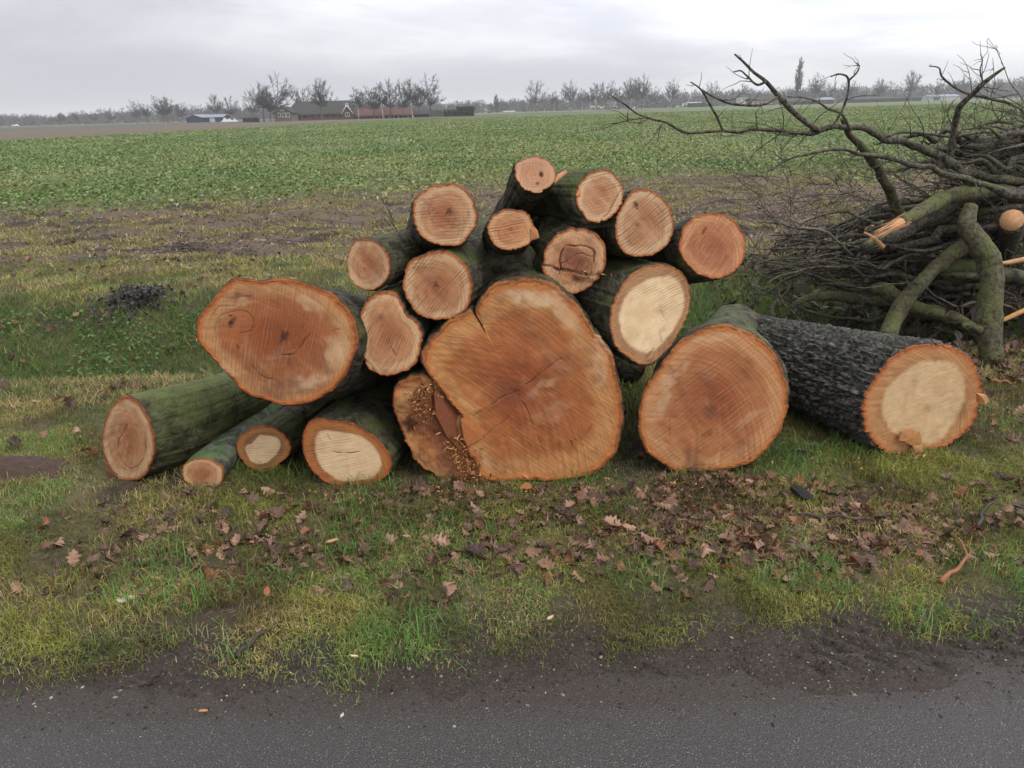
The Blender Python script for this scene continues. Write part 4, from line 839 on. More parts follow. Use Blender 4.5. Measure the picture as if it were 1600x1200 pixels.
def gcol(x, y, n, dry=.3):
    g = np.array((.185, .205, .040)); g2_ = np.array((.235, .225, .055)); br = np.array((.125, .215, .05)); st = np.array((.38, .28, .14)); dd = np.array((.14, .09, .05))
    m = sst(f2(x, y, 1.3, 3, 4.), .35, .65)[:, None]; c = g * (1 - m) + g2_ * m
    m2 = (sst(f2(x, y, 2.4, 3, 14.), .52, .66) * .8)[:, None]; c = c * (1 - m2) + br * m2
    pd = dry * (.4 + 1.4 * sst(f2(x, y, 1.9, 4, 24.), .4, .65)); r = rn.random(n)
    c = np.where((r < pd)[:, None], st * (.6 + .6 * rn.random((n, 1))), c); c = np.where((r > 1 - pd * .5)[:, None], dd, c)
    pv = (.62 + .62 * sst(f2(x, y, 3.1, 4, 34.), .36, .62))[:, None]
    return c * (.5 + .85 * rn.random((n, 1))) * pv * (1.14, 1.14, 1.15)
# verge, near
LZ = [(1200, 810, 150, 40, 1.), (1330, 850, 130, 40, .8), (740, 800, 110, 34, .7), (1010, 835, 100, 50, .7), (380, 850, 120, 45, .7), (1130, 755, 60, 14, .7), (800, 760, 400, 14, .5), (560, 870, 60, 30, .5), (900, 780, 60, 20, .6)]
def leafzone(x, y):
    r = 0
    for a_, b_, sa, sb, w_ in LZ:
        c0 = G(a_, b_); c1 = G(a_ + sa, b_); c2 = G(a_, b_ - sb); sx = abs(c1[0] - c0[0]); sy = abs(c2[1] - c0[1])
        r = r + w_ * np.exp(-.5 * (((x - c0[0]) / sx) ** 2 + ((y - c0[1]) / sy) ** 2))
    return np.clip(r, 0, 1) * sst(f2(x, y, 4.5, 3, 66.), .34, .52)
x, y = scatter(540000, 1.5, 4.7, 1.45, .74, 1.25); k = (np.abs(x) < .74 * y + .5) | (rn.random(len(x)) < .4); x, y = x[k], y[k]
k = rn.random(len(x)) < grassmask(x, y) * (.25 + .75 * sst(f2(x, y, 6, 3, 31.), .34, .55)) * (1 - .5 * leafzone(x, y)); x, y = x[k], y[k]
blades('grass', x, y, .037 * (.55 + .75 * sst(f2(x, y, 2.2, 3, 41.), .3, .7)), .0027, gcol(x, y, len(x), .2), .95, 2, 'short patchy winter grass on the verge')
x, y = scatter(40000, 1.7, 4.6, 1.4, .74, 1.2)                 # brighter clumps
k = rn.random(len(x)) < sst(f2(x, y, 3.0, 3, 51.), .58, .66) * grassmask(x, y); x, y = x[k], y[k]
c = np.array((.13, .25, .055)) * (.6 + .7 * rn.random((len(x), 1)))
blades('grass_clumps', x, y, .085, .0036, c, .8, 2, 'brighter green tufts standing out of the verge')
# far side of the ditch: longer bank grass, greens darkened as shade, paler on top
x, y = scatter(320000, 4.3, YLIP + 5.2, 1.7, .76, 1.)
k = rn.random(len(x)) < (grassmask(x, y) * .85 + .0); x, y = x[k], y[k]
bank = sst(y, YLIP + .35, YLIP + .8) * (1 - sst(y + .5 * (f2(x, y, 1.2, 3) - .5), YLIP + 2.2, YLIP + 3.2)); lipm = (1 - sst(y, YLIP + .0, YLIP + .35))
c = gcol(x, y, len(x), .24) * 1.12; cg = np.array((.075, .15, .030)) * (.6 + .8 * rn.random((len(x), 1))); cy = np.array((.40, .32, .14)) * (.6 + .7 * rn.random((len(x), 1)))
kk = rn.random(len(x)); c = np.where((kk < bank * .85)[:, None], cg, c); c = np.where((kk < lipm * .55)[:, None], cy, c)
blades('bank_grass', x, y, .05 + .05 * bank, .0065, c, .7, 1, 'green grass on the far bank of the ditch')
# weeds with round leaves on the ditch bank
def leaves_quads(name, x, y, z, s, col, mat, label, cat, tilt=.6):
    n = len(x); a = rn.random(n) * 2 * math.pi; nrm = np.stack([rn.normal(0, tilt, n), rn.normal(-.15, tilt, n), np.ones(n)], 1); nrm /= np.linalg.norm(nrm, axis=1)[:, None]
    t = np.stack([np.cos(a), np.sin(a), 0 * a], 1); t -= (t * nrm).sum(1)[:, None] * nrm; t /= np.linalg.norm(t, axis=1)[:, None]; b = np.cross(nrm, t); c = np.stack([x, y, z], 1); s = s[:, None]
    V = np.stack([c - t * s * .5, c + b * s * .28 + nrm * s * .06, c + t * s * .5 - nrm * s * .12, c - b * s * .28 + nrm * s * .06], 1).reshape(-1, 3)
    return tag(obj(name, V, [np.arange(n)[:, None] * 4 + np.array([[0, 1, 2]]), np.arange(n)[:, None] * 4 + np.array([[0, 2, 3]])], mat, attrs={'col': np.repeat(col, 4, 0)}, smooth=False), label, cat, kind='stuff')
x, y = scatter(17000, YLIP + .4, YLIP + 2.4, .6, .76); k = rn.random(len(x)) < sst(f2(x, y, 1.4, 3, 61.), .46, .6) * (1 - sst(x, .8, 1.8)); x, y = x[k], y[k]
leaves_quads('bank_weeds', x, y, H(x, y) + .05 * rn.random(len(x)) + .02, .035 * (.6 + .8 * rn.random(len(x))), np.array((.10, .185, .045)) * (.5 + .9 * rn.random((len(x), 1))), M_crop, 'low leafy weeds on the ditch bank', 'weeds')
# mossy tufts and litter over the muddy strip
x, y = scatter(330000, YLIP + 3.6, YF0 + 6, .8, .78)
k = rn.random(len(x)) < sst(f2(x, y * 1.8, 1.7, 5, 71.), .51, .58) * .8 + .03; x, y = x[k], y[k]
c = np.where(rn.random((len(x), 1)) < .62, np.array((.25, .24, .05)), np.array((.40, .32, .17))) * (.6 + .7 * rn.random((len(x), 1)))
blades('strip_tufts', x, y, .06 + .0 * y, .018, c, .8, 1, 'yellow green tufts in the muddy strip')
x, y = scatter(52000, YLIP + 3.7, YF0 + 5, .8, .78); k = rn.random(len(x)) < .3 + .7 * sst(f2(x, y, 1.1, 4, 81.), .4, .55); x, y = x[k], y[k]
t = rn.random((len(x), 1)); leaves_quads('field_litter', x, y, H(x, y) + .012, .055 * (.5 + .9 * rn.random(len(x))), np.array((.19, .125, .08)) * t + np.array((.055, .036, .028)) * (1 - t) + np.array((.09, .08, .06)) * (t > .85), M_leaf, 'dead leaves and straw strewn over the muddy strip', 'litter', .35)
# the crop
x, y = scatter(400000, YF0 - 3.2, 210, 1.5, .76, 1.75)
ed = sst(y + 5 * (f2(x, y, .25, 4, 12.) - .5) + 3.5 * (f2(x, y, 1.2, 3, 13.) - .5), yf(x) - 2.6, yf(x) + 2.4)
k = rn.random(len(x)) < ed * (.45 + .55 * sst(f2(x, y, 1.0, 4, 91.), .36, .55)) * (.5 + .5 * sst(f2(x, y, .12, 3, 95.), .3, .5))
_gE = np.array([G(*e_) for e_ in E]); k &= y < np.interp(x / y, _gE[:, 0] / _gE[:, 1], _gE[:, 1]); x, y = x[k], y[k]
yy = np.clip(y / YF0, 1, 12); m_ = sst(f2(x, y, .2, 3, 92.), .35, .65)[:, None]
c = (np.array((.125, .19, .052)) * (1 - m_) + np.array((.19, .225, .072)) * m_) * (.55 + .8 * rn.random((len(x), 1))); c = np.where(rn.random((len(x), 1)) < .07, np.array((.34, .32, .16)), c)
leaves_quads('crop', x, y, H(x, y) + .03 + .09 * rn.random(len(x)), .086 * yy ** .45 * (.6 + .8 * rn.random(len(x))), c, M_crop, 'low leafy green crop covering the field', 'crop', .75)

# fallen oak leaves
def oak_leaf(seed, s=1.):
    rg = np.random.default_rng(seed); half = [(0, 0), (.06, .10), (.20, .17), (.16, .27), (.33, .36), (.20, .46), (.40, .60), (.22, .66), (.28, .80), (.10, .84), (0, 1.)]
    half = [(a * rg.uniform(.8, 1.2), b) for a, b in half]; R_ = [(a, b) for a, b in half]; L_ = [(-a * rg.uniform(.8, 1.2), b * 1.0) for a, b in half[1:-1]][::-1]
    o = np.array(R_ + L_); n = len(o); mid = np.array([(0, .2), (0, .45), (0, .7)])
    P2 = np.concatenate([o, mid]); c = rg.uniform(.6, 2.2) * rg.choice((-1, 1, 1)); bx = rg.uniform(-1.2, 1.6)
    z = c * P2[:, 0] ** 2 * 1.3 + bx * (P2[:, 1] - .5) ** 2 * .5 + rg.normal(0, .035, len(P2)) + .05
    V = np.stack([P2[:, 0], P2[:, 1] - .5, z], 1) * s
    def near(i): return n + int(np.clip(round((o[i, 1] - .2) / .25), 0, 2))
    T = []
    for i in range(n):
        j = (i + 1) % n; a, b = near(i), near(j); T.append((i, j, a)) 
        if a != b: T.append((j, b, a))
    st, sf = tube([(0, -.5 * s, .05 * s), (.02 * s, -.6 * s, .07 * s), (0, -.72 * s, .05 * s)], [.012 * s, .01 * s, .008 * s], 3, cap=False)
    return V, np.array(T), st, sf
LCOL = [(.20, .105, .065), (.27, .155, .105), (.155, .075, .045), (.075, .042, .030), (.105, .06, .045), (.33, .20, .13), (.23, .10, .045), (.06, .036, .028), (.24, .145, .105), (.12, .07, .048)]
LV = []
for k in range(16):
    V, T, st, sf = oak_leaf(k, 1.); c = LCOL[k % 10]; LV.append((V, T, st, sf, c))
def lpos(n, zones):
    p = []
    while len(p) < n:
        q = zones[rn.choice(len(zones), p=np.array([w_[4] for w_ in zones]) / sum(w_[4] for w_ in zones))]
        px, py = rn.normal(q[0], q[2]), rn.normal(q[1], q[3])
        g = G(px, py)
        if py > 745 and g[1] > road_edge(g[0]) + .42 + .2 * rn.random() and -60 < px < 1660 and not (150 < px < 1000 and py < 762): p.append((g[0], g[1]))
    return np.array(p)
ZN = [(1200, 810, 130, 35, 6), (1330, 850, 120, 40, 2.5), (740, 800, 110, 38, 2.2), (1010, 830, 100, 55, 2.2), (380, 850, 120, 50, 2.2), (240, 900, 150, 50, .8), (800, 860, 500, 65, 1.6), (1500, 760, 80, 40, 1.2), (1130, 755, 60, 12, 1), (650, 890, 120, 40, 1)]
pos = lpos(290, ZN); order = np.argsort(pos[:, 1])
lm = []
for k, (V, T, st, sf, c) in enumerate(LV):
    VV = np.concatenate([V, st]); FF = [T] + [f + len(V) for f in sf]; rg = np.random.default_rng(k)
    me = mesh_data('oak_leaf', VV, FF, {'col': np.array(c) * rg.uniform(.85, 1.15, (len(VV), 1))}, None, False); me.materials.append(M_leaf); lm.append(me)
zs = H(pos[:, 0], pos[:, 1])
for i, (px, py) in enumerate(pos):
    o = bpy.data.objects.new('oak_leaf', lm[rn.integers(16)]); sc.collection.objects.link(o); s = rn.uniform(.04, .092)
    o.location = (px, py, zs[i] + rn.uniform(.012, .034)); o.rotation_euler = (rn.normal(0, .6), rn.normal(0, .6), rn.uniform(0, 6.28)); o.scale = (s, s, s)
    tag(o, 'dead brown lobed oak leaf lying on the grass verge in front of the logs', 'leaf', 'fallen oak leaves on the verge')
def leafstuff(name, label, pts, s0, s1, dz, dark=1.):
    a = Acc(); z = H(pts[:, 0], pts[:, 1])
    for (x_, y_), z_ in zip(pts, z):
        V, T, st, sf, c = LV[rn.integers(16)]; s = rn.uniform(s0, s1); e = Matrix.Rotation(rn.uniform(0, 6.28), 3, 'Z') @ Matrix.Rotation(rn.normal(0, .5), 3, 'X') @ Matrix.Rotation(rn.normal(0, .5), 3, 'Y')
        a.add(V @ np.array(e).T * s + (x_, y_, z_ + rn.uniform(0, dz)), T, np.array(c) * rn.uniform(.5, 1.2) * dark)
    return tag(a.build(name, M_leaf), label, 'leaf litter', kind='stuff')
leafstuff('leaf_litter', 'crumpled and broken brown leaves matted into the verge', lpos(2100, ZN), .025, .07, .018, .95)
x, y = scatter(900, 3.3, 9.5, .5, .76); leafstuff('scattered_leaves', 'brown leaves scattered behind the logs and along the ditch', np.stack([x, y], 1), .05, .1, .05)
g = G(1480, 690); leafstuff('litter_by_brush', 'rusty leaves beside the brush pile', np.stack([rn.normal(3.6, .8, 700), rn.uniform(3.6, 5.4, 700)], 1), .05, .1, .05, .9)
# heap of dark leaves on the grass
g = G(213, 462); rg = np.random.default_rng(4); a = Acc()
for _ in range(420):
    V, T, st, sf, c = LV[rg.integers(16)]; s = rg.uniform(.025, .07); dx, dy = rg.normal(0, .15), rg.normal(0, .14); h_ = .11 * math.exp(-(dx * dx + dy * dy) / .05) * rg.random()
    e = Matrix.Rotation(rg.uniform(0, 6.28), 3, 'Z') @ Matrix.Rotation(rg.normal(0, .8), 3, 'X'); zz = H(np.array([g[0] + dx]), np.array([g[1] + dy]))[0]
    a.add(V @ np.array(e).T * s + (g[0] + dx * 1.25, g[1] + dy, zz + .03 + h_), T, np.array(rg.choice([(.05, .042, .045), (.028, .024, .026), (.10, .085, .09)])) * rg.uniform(.6, 1.3))
o = a.build('leaf_heap', M_leaf); tag(o, 'small heap of blackish wet leaves on the grass beyond the ditch at left', 'leaf heap', kind='stuff')
# mound of earth at the left edge
g = G(22, 738); n = 46; rs = np.linspace(0, 1, 24); th = np.linspace(0, 2 * math.pi, n, endpoint=False)
V = []; 
for r_ in rs:
    for t in th:
        xx, yy_ = g[0] + math.cos(t) * r_ * .34, g[1] + math.sin(t) * r_ * .17; V.append((xx, yy_, .09 * (1 - r_ ** 2) ** 1.2 - .012 + .0))
V = np.array(V); V[:, 2] += (fbm(V * 16, 4) - .5) * .05 + H(V[:, 0], V[:, 1]); i = np.arange(23)[:, None] * n; j = np.arange(n)[None]
tag(obj('earth_mound', V, np.stack([i + j, i + n + j, i + n + (j + 1) % n, i + (j + 1) % n], -1).reshape(-1, 4), plain('fresh earth', (.060, .038, .028), .95, .5, 40)), 'low mound of bare brown earth at the left edge, beside the curved log', 'earth mound')
# sticks, chips
def stick(name, label, pts, r, mat, amp=.04, twig=(), z=.02, grp=None, seed=0):
    rg = np.random.default_rng(seed + 50); p = np.array([G(a, b) for a, b in pts]); q = wig(np.c_[p, np.full(len(p), 1.)], 24, amp, rg)[:, :3]; q[:, 2] = H(q[:, 0], q[:, 1]) + z + .006 * np.sin(np.arange(24) * .6)
    V, F = tube(q, np.linspace(r, r * .5, 24), 7, bump=.35, seed=seed); o = obj(name, V - 0, F, mat, loc=q[0]); return tag(o, label, 'stick', grp)
M_stk = plain('wet stick', (.045, .035, .028), .6, .4, 30); M_red = plain('peeled reddish stick', (.24, .10, .05), .6, .3, 25)
stick('stick', 'dark stick lying diagonally on the verge near the road at left', [(372, 1036), (400, 1012), (440, 985)], .009, M_stk, .03, seed=1)
stick('stick', 'short black stick at the mud edge beside the road', [(222, 1078), (238, 1072), (255, 1062)], .009, M_stk, .02, seed=2)
stick('stick', 'curved peeled reddish stick on the grass at the right', [(1466, 928), (1492, 905), (1508, 885), (1503, 868), (1494, 855)], .0085, M_red, .02, seed=3, z=.035)
stick('stick', 'thin dark twig lying across the leaves in front of the big round log', [(1245, 818), (1300, 818), (1362, 826)], .006, M_stk, .02, seed=4, z=.04)
stick('stick', 'grey twig on the grass by the smallest log', [(318, 765), (345, 762), (372, 754)], .006, plain('grey stick', (.13, .12, .11), .7), .02, seed=5)
stick('stick', 'dark stick in the grass between the big round log and the black one', [(1240, 712), (1262, 708), (1282, 700)], .010, M_stk, .02, seed=6, z=.03)
stick('stick', 'thin crooked branchlet in the grass near the right edge', [(1526, 838), (1532, 820), (1548, 800), (1556, 785)], .008, M_stk, .06, seed=7, z=.03)
stick('stick', 'splintered reddish strip on the ground beside the broad limb', [(1548, 602), (1565, 604), (1586, 607)], .012, M_red, .02, seed=8, z=.03)
def chip(name, label, px, py, s, col, z=.0, rz=0., cat='wood chip', tilt=(0, 0)):
    g = G(px, py); rg = np.random.default_rng(int(px)); n = 9; th = np.linspace(0, 2 * math.pi, n, endpoint=False); r_ = rg.uniform(.7, 1.1, n); e = np.array(Matrix.Rotation(rz, 3, 'Z') @ Matrix.Rotation(tilt[0], 3, 'X') @ Matrix.Rotation(tilt[1], 3, 'Y'))
    top = np.stack([np.cos(th) * r_ * s[0] / 2, np.sin(th) * r_ * s[1] / 2, np.full(n, s[2]) * rg.uniform(.6, 1, n)], 1); bot = top * (1.04, 1.04, 0); V = np.concatenate([top, bot, [(0, 0, s[2] * 1.1)]]) @ e.T
    zz = H(g[:1], g[1:2])[0] if g[1] > road_edge(g[0]) + .05 else .0; c0 = np.array((g[0], g[1], zz + .004 + z)); j = np.arange(n); j2 = (j + 1) % n
    o = obj(name, V + c0, [np.stack([j + n, j2 + n, j2, j], 1), np.stack([j, j2, np.full(n, 2 * n)], 1)], M_chip, None, {'col': np.tile(col, (len(V), 1))}, smooth=False, loc=c0); return tag(o, label, cat)
chip('bark_chip', 'orange bark chip lying alone on the asphalt at left', 317, 1113, (.028, .009, .005), (.42, .20, .10), rz=.1)
chip('wood_chip', 'pale wood chip at the muddy edge of the road', 554, 1042, (.030, .008, .004), (.55, .42, .28), z=.012, rz=-.2)
chip('wood_chip', 'pale sliver in the mud left of the tyre marks', 860, 978, (.03, .012, .006), (.5, .37, .23), z=.02, rz=.7)
chip('wood_chip', 'whitish torn chip in the grass at left', 200, 952, (.06, .03, .008), (.48, .42, .33), z=.02, rz=.4, tilt=(.3, 0))
chip('bark_chip', 'orange upright leaf-like bark flake near the verge centre', 420, 944, (.022, .036, .006), (.26, .11, .05), z=.03, rz=.2, tilt=(1.0, 0))
chip('bark_chip', 'rust coloured bark flake by the foot of the giant log', 823, 768, (.06, .045, .006), (.28, .11, .05), z=.02, rz=.6, tilt=(.4, .2))
chip('bark_chip', 'reddish splinter leaning on the foot of the giant log', 812, 752, (.11, .018, .010), (.50, .20, .09), z=.03, rz=-.6, tilt=(0, .3))
chip('wood_chip', 'light flat chip among the leaves left of centre', 520, 855, (.055, .018, .004), (.42, .23, .13), z=.03, rz=.5, tilt=(.2, 0))
chip('bark_chip', 'curled black bark piece in the leaves in front of the big round log', 1252, 785, (.12, .06, .03), (.02, .018, .015), z=.03, rz=-.9, tilt=(.3, .3))
chip('bark_chip', 'torn red chip hanging near the twigs behind the round reddish log', 1128, 458, (.05, .02, .01), (.42, .16, .08), z=.05, rz=1., tilt=(.8, .3))
# crumbs of mud, bark and gravel over the road's muddy rim
rg = np.random.default_rng(12); a = Acc(); n = 8000; xx = rg.uniform(-1.9, 1.9, n); tt = rg.normal(.14, .10, n); yy = road_edge(xx) + tt; zz = np.maximum(H(xx, yy), .0); sz = np.minimum(rg.gamma(1.4, .0011, n) + .0007, .006)
for k in range(n):
    if tt[k] < -.12: continue
    th = rg.uniform(0, 6.28); c_, s_ = math.cos(th) * sz[k], math.sin(th) * sz[k]; el = rg.uniform(1, 2.2); g = rg.uniform(.4, 1.4); cc = (.045 * g, .034 * g, .027 * g) if rg.random() < .95 else (.30 * g, .26 * g, .20 * g)
    a.add([(xx[k] - c_ * el, yy[k] - s_ * el, zz[k]), (xx[k] + s_, yy[k] - c_, zz[k]), (xx[k] + c_ * el, yy[k] + s_ * el, zz[k]), (xx[k] - s_, yy[k] + c_, zz[k]), (xx[k], yy[k], zz[k] + sz[k] * .9)], np.array([(0, 1, 4), (1, 2, 4), (2, 3, 4), (3, 0, 4)]), cc)
tag(a.build('mud_crumbs', M_chip), 'crumbs of mud, bark and grit along the edge of the road', 'grit', kind='stuff')
# sawdust and crumbs of wood at the foot of the logs
rg = np.random.default_rng(15); a = Acc()
for cx_, cy_, sx_, sy_, n_ in ((830, 768, 120, 12, 260), (1110, 752, 90, 10, 120), (1440, 722, 90, 10, 160), (690, 770, 40, 10, 160), (540, 775, 60, 8, 70), (1560, 650, 30, 20, 150)):
    for _ in range(n_):
        g = G(rg.normal(cx_, sx_), cy_ + abs(rg.normal(0, sy_))); s = rg.uniform(.0015, .0065); zz = .018 + rg.uniform(0, .02); d = rg.normal(0, 1, (3, 3)) * s; q_ = rg.uniform(.6, 1.2)
        a.add(np.array((g[0], g[1], zz)) + d, np.array([(0, 1, 2)]), (.46 * q_, .24 * q_, .10 * q_))
tag(a.build('sawdust', M_chip), 'orange sawdust and wood crumbs in the grass at the foot of the logs', 'sawdust', kind='stuff')
# sapling behind the upper left log
def sap(pts, Y): return np.array([P(a, b, Y) for a, b in pts])
g = G(648, 425); rt = thing('sapling', 'thin bare sapling behind the logs at upper left', 'sapling', (g[0], 4.6, 0))
for nm, pts, r_ in (('stem', [(632, 470), (630, 392), (618, 355), (602, 318), (590, 300)], .006), ('twig', [(613, 343), (607, 325), (600, 300)], .003), ('twig', [(618, 356), (600, 330), (585, 322)], .003)):
    q = wig(np.c_[sap(pts, 4.6), np.ones(len(pts))], 16, .02, rn)[:, :3]; q[:, 2] = np.maximum(q[:, 2], 0); V, F = tube(q, np.linspace(r_, r_ * .35, 16), 5); obj(nm, V, F, M_grey, rt)
# ------------------------------------------------------------------ far trees
rt_ = np.random.default_rng(31)
M_trunk = plain('far trunk bark', (.10, .095, .085), .9, .3, .5)
M_birch = plain('pale birch bark', (.38, .37, .35), .9, .3, 1.)
M_twig = plain('far bare twigs', (.075, .062, .06), .95, .2, .3)
M_ever = plain('evergreen leaves', (.022, .038, .020), .9, .5, 1.5)
def tree_variant(kind, seed, Hh=16.):
    rg = np.random.default_rng(seed); tr = Acc(); cr = Acc()
    fork = {'round': .28, 'birch': .45, 'poplar': .12, 'tall': .35}[kind]; spread = {'round': .85, 'birch': .45, 'poplar': .16, 'tall': .6}[kind]
    top = {'round': .62, 'birch': .95, 'poplar': 1., 'tall': .8}[kind]
    tp = np.array([(0, 0, 0), (rg.normal(0, .15), 0, Hh * fork * .5), (rg.normal(0, .2), rg.normal(0, .2), Hh * fork), (rg.normal(0, .4), rg.normal(0, .4), Hh * top)])
    r0 = Hh * (.022 if kind != 'birch' else .012); V, F = tube(spline(tp, 12), np.linspace(r0, r0 * .2, 12), 8); tr.add(V, F)
    def crownr(z):
        u = (z / Hh - fork * .8) / (1.02 - fork * .8)
        return spread * Hh * .5 * max(0, math.sin(math.pi * min(max(u, 0), 1) ** .75)) ** .55
    nb = {'round': 26, 'birch': 22, 'poplar': 40, 'tall': 26}[kind]
    cz, rz, rx = {'round': (.62, .38, .40), 'birch': (.62, .38, .20), 'poplar': (.54, .46, .065), 'tall': (.66, .34, .28)}[kind]
    for k in range(nb):
        el = math.asin(rg.uniform(-.75, .98)); az = k * 2.4 + rg.normal(0, .3); q_ = rg.uniform(.72, 1.02)
        e = np.array((math.cos(az) * math.cos(el) * rx * Hh * q_, math.sin(az) * math.cos(el) * rx * Hh * q_, Hh * (cz + rz * math.sin(el) * q_)))
        t = min(max(fork, (e[2] / Hh) * rg.uniform(.35, .75)), top * .95)
        if kind == 'poplar': t = max(.08, e[2] / Hh - rg.uniform(.12, .22))
        p0 = np.array([np.interp(t, np.r_[0, fork * .5, fork, top], tp[:, c]) for c in range(3)]); p0[2] = t * Hh
        m_ = p0 + (e - p0) * (.62, .62, .45) + rg.normal(0, .25, 3); q = spline([p0, m_, e], 9)
        V, F = tube(q, np.linspace(r0 * .36, .03, 9), 4, cap=False); cr.add(V, F)
        for _ in range(13):
            i = rg.integers(2, 9); d = (q[i] - q[i - 1]); d /= np.linalg.norm(d); d = d + rg.normal(0, .6, 3) + (0, 0, .1); d /= np.linalg.norm(d); ln = Hh * rg.uniform(.06, .13) * (.45 if kind == 'poplar' else 1)
            w_ = np.array([q[i], q[i] + d * ln * .5 + rg.normal(0, .12, 3), q[i] + d * ln + (0, 0, (-.03 if kind == 'birch' else .01) * Hh)]); V, F = tube(w_, [.05, .035, .015], 3, cap=False); cr.add(V, F)
            for _ in range(10):
                p = w_[0] + (w_[2] - w_[0]) * rg.uniform(.2, 1.); d2 = d + rg.normal(0, .6, 3); d2 /= np.linalg.norm(d2); l2 = Hh * rg.uniform(.035, .075) * (.5 if kind == 'poplar' else 1)
                s = np.cross(d2, rg.normal(0, 1, 3)); s /= np.linalg.norm(s); cr.add(np.array([p - s * .032, p + s * .032, p + d2 * l2]), np.array([(0, 1, 2)]))
    return tr, cr
def proto(kind, seed):
    tr, cr = tree_variant(kind, seed)
    def md(a, nm, mt):
        me = mesh_data(nm, np.concatenate(a.V), [np.concatenate(f) for f in a.F.values()], smooth=False); me.materials.append(mt); return me
    return md(tr, 'trunk', M_birch if kind == 'birch' else M_trunk), md(cr, 'crown', M_near)
M_near = plain('bare crown twigs', (.050, .042, .040), .95, .2, .3)
VAR = {k: [proto(k, 100 + 7 * i + len(k)) for i in range(n)] for k, n in (('round', 4), ('birch', 3), ('poplar', 1), ('tall', 4))}
def tree(px, top, D, kind, label, group=None, wid=1., Hm=None):
    p = far(px, D); h = ((hor(px) - top) * D / 1350 + 1.6) * 1.07
    t, c = VAR[kind][rt_.integers(len(VAR[kind]))]
    r = bpy.data.objects.new('bare_tree', None); sc.collection.objects.link(r); r.location = p; r.rotation_euler.z = rt_.uniform(0, 6.28); s = h / 16; r.scale = (s * wid, s * wid, s)
    tag(r, label, 'tree', group)
    for nm, me in (('trunk', t), ('crown', c)):
        o = bpy.data.objects.new(nm, me); sc.collection.objects.link(o); o.parent = r
FD = 284
tree(412, 134, FD - 12, 'tall', 'narrow bare tree leaning out at the left of the farm group')
tree(422, 150, FD - 9, 'tall', 'low bare tree between the two at the left end of the farm')
tree(433, 121, FD - 15, 'round', 'broad round bare tree rising over the left gable of the farm', wid=1.05)
tree(476, 137, FD + 25, 'round', 'pale bare tree behind the roof of the big barn')
tree(502, 128, FD - 10, 'tall', 'bare tree in front of the big barn roof')
tree(516, 144, FD + 22, 'round', 'low bare crown behind the barn ridge, right of the tree in front of it')
tree(560, 138, FD - 8, 'birch', 'slender birch in front of the brick gable end')
tree(585, 136, FD - 6, 'round', 'leftmost bare tree of the row over the red roofed shed')
tree(598, 133, FD - 9, 'birch', 'birch second in the row over the red roofed shed', wid=1.3)
tree(611, 128, FD - 4, 'round', 'tallest tree in the middle of the row over the red roofed shed', wid=.85)
tree(630, 132, FD - 7, 'round', 'tree at the right half of the row over the red roofed shed', wid=.8)
tree(644, 126, FD - 9, 'birch', 'pale trunked birch at the right end of the red roofed shed', wid=1.3)
tree(655, 140, FD + 14, 'tall', 'low bare tree behind the right end of the red roofed shed')
tree(671, 120, FD - 10, 'round', 'large round bare tree standing right of the red roofed shed', wid=1.05)
tree(565, 150, FD + 40, 'tall', 'small bare tree behind the farm between barn and shed')
GT = 'bare roadside trees beyond the field'
for px, top in ((837, 128), (891, 129), (948, 129), (995, 121), (1051, 127)):
    pass
tree(837.5, 129, 470, 'round', 'round bare tree standing alone, leftmost along the far road')
tree(866, 143, 480, 'birch', 'thin straggly tree second along the far road')
tree(891, 129, 470, 'tall', 'pale open bare tree along the far road left of the lorries')
tree(910, 139, 500, 'birch', 'very slim bare tree just left of the lorries')
tree(922, 138, 490, 'birch', 'slim bare tree rising over the left lorry')
tree(931, 132, 480, 'birch', 'bare tree rising over the middle of the lorries')
tree(948, 129, 470, 'round', 'round bare tree in front of the right lorry')
tree(966, 139, 480, 'tall', 'small bare tree just right of the lorries')
tree(982, 129, 470, 'tall', 'left tree of the tall clump right of the lorries')
tree(994, 124, 465, 'round', 'middle tree of the tall clump right of the lorries')
tree(1003, 121, 472, 'tall', 'tallest tree of the clump right of the lorries')
tree(1022, 137, 520, 'round', 'low dense bare tree between the clump and the open one')
tree(1051, 127, 480, 'tall', 'open bare tree standing alone right of the clump')
tree(1112, 130, 560, 'round', 'bare tree behind the branch tips at right')
tree(1160, 134, 560, 'tall', 'bare tree left of the long dark farmhouse roof')
tree(1245, 97, 520, 'poplar', 'tall narrow poplar rising above the far roofs', wid=1.1)
tree(1273, 118, 520, 'tall', 'dark pointed tree next to the poplar')
tree(1296, 130, 560, 'round', 'bare tree behind the long low sheds')
tree(1325, 128, 560, 'round', 'wide bare crown right of the poplar')
tree(1373, 126, 560, 'tall', 'bare tree above the white car at right')
tree(1423, 114, 520, 'tall', 'tall pale bare tree right of centre in the brush tips')
tree(1462, 125, 560, 'round', 'bare round tree in the far wood at right')
tree(1500, 120, 600, 'round', 'bare round tree near the right edge of the far wood')
tree(776, 150, 560, 'poplar', 'small dark pointed tree left of the far road row', wid=2.)
tree(214, 158, 400, 'round', 'pale bare tree standing out of the left wood', wid=.8)
tree(230, 165, 400, 'tall', 'small bare tree next to the dense one at left')
tree(255, 152, 390, 'round', 'dense tall bare tree in the left wood', wid=1.1)
tree(262, 156, 395, 'tall', 'bare tree merging with the dense one at left')
tree(285, 162, 400, 'round', 'bare tree behind the dark blue shed')
tree(339, 151, 390, 'tall', 'pointed bare tree right of the dark blue shed')
tree(360, 153, 395, 'round', 'wide bare tree right of the pointed one')
tree(398, 143, 380, 'round', 'bare tree left of the farm group')
tree(175, 170, 480, 'round', 'round bare tree in the left tree line')
tree(148, 175, 500, 'round', 'low round bare tree in the left tree line')
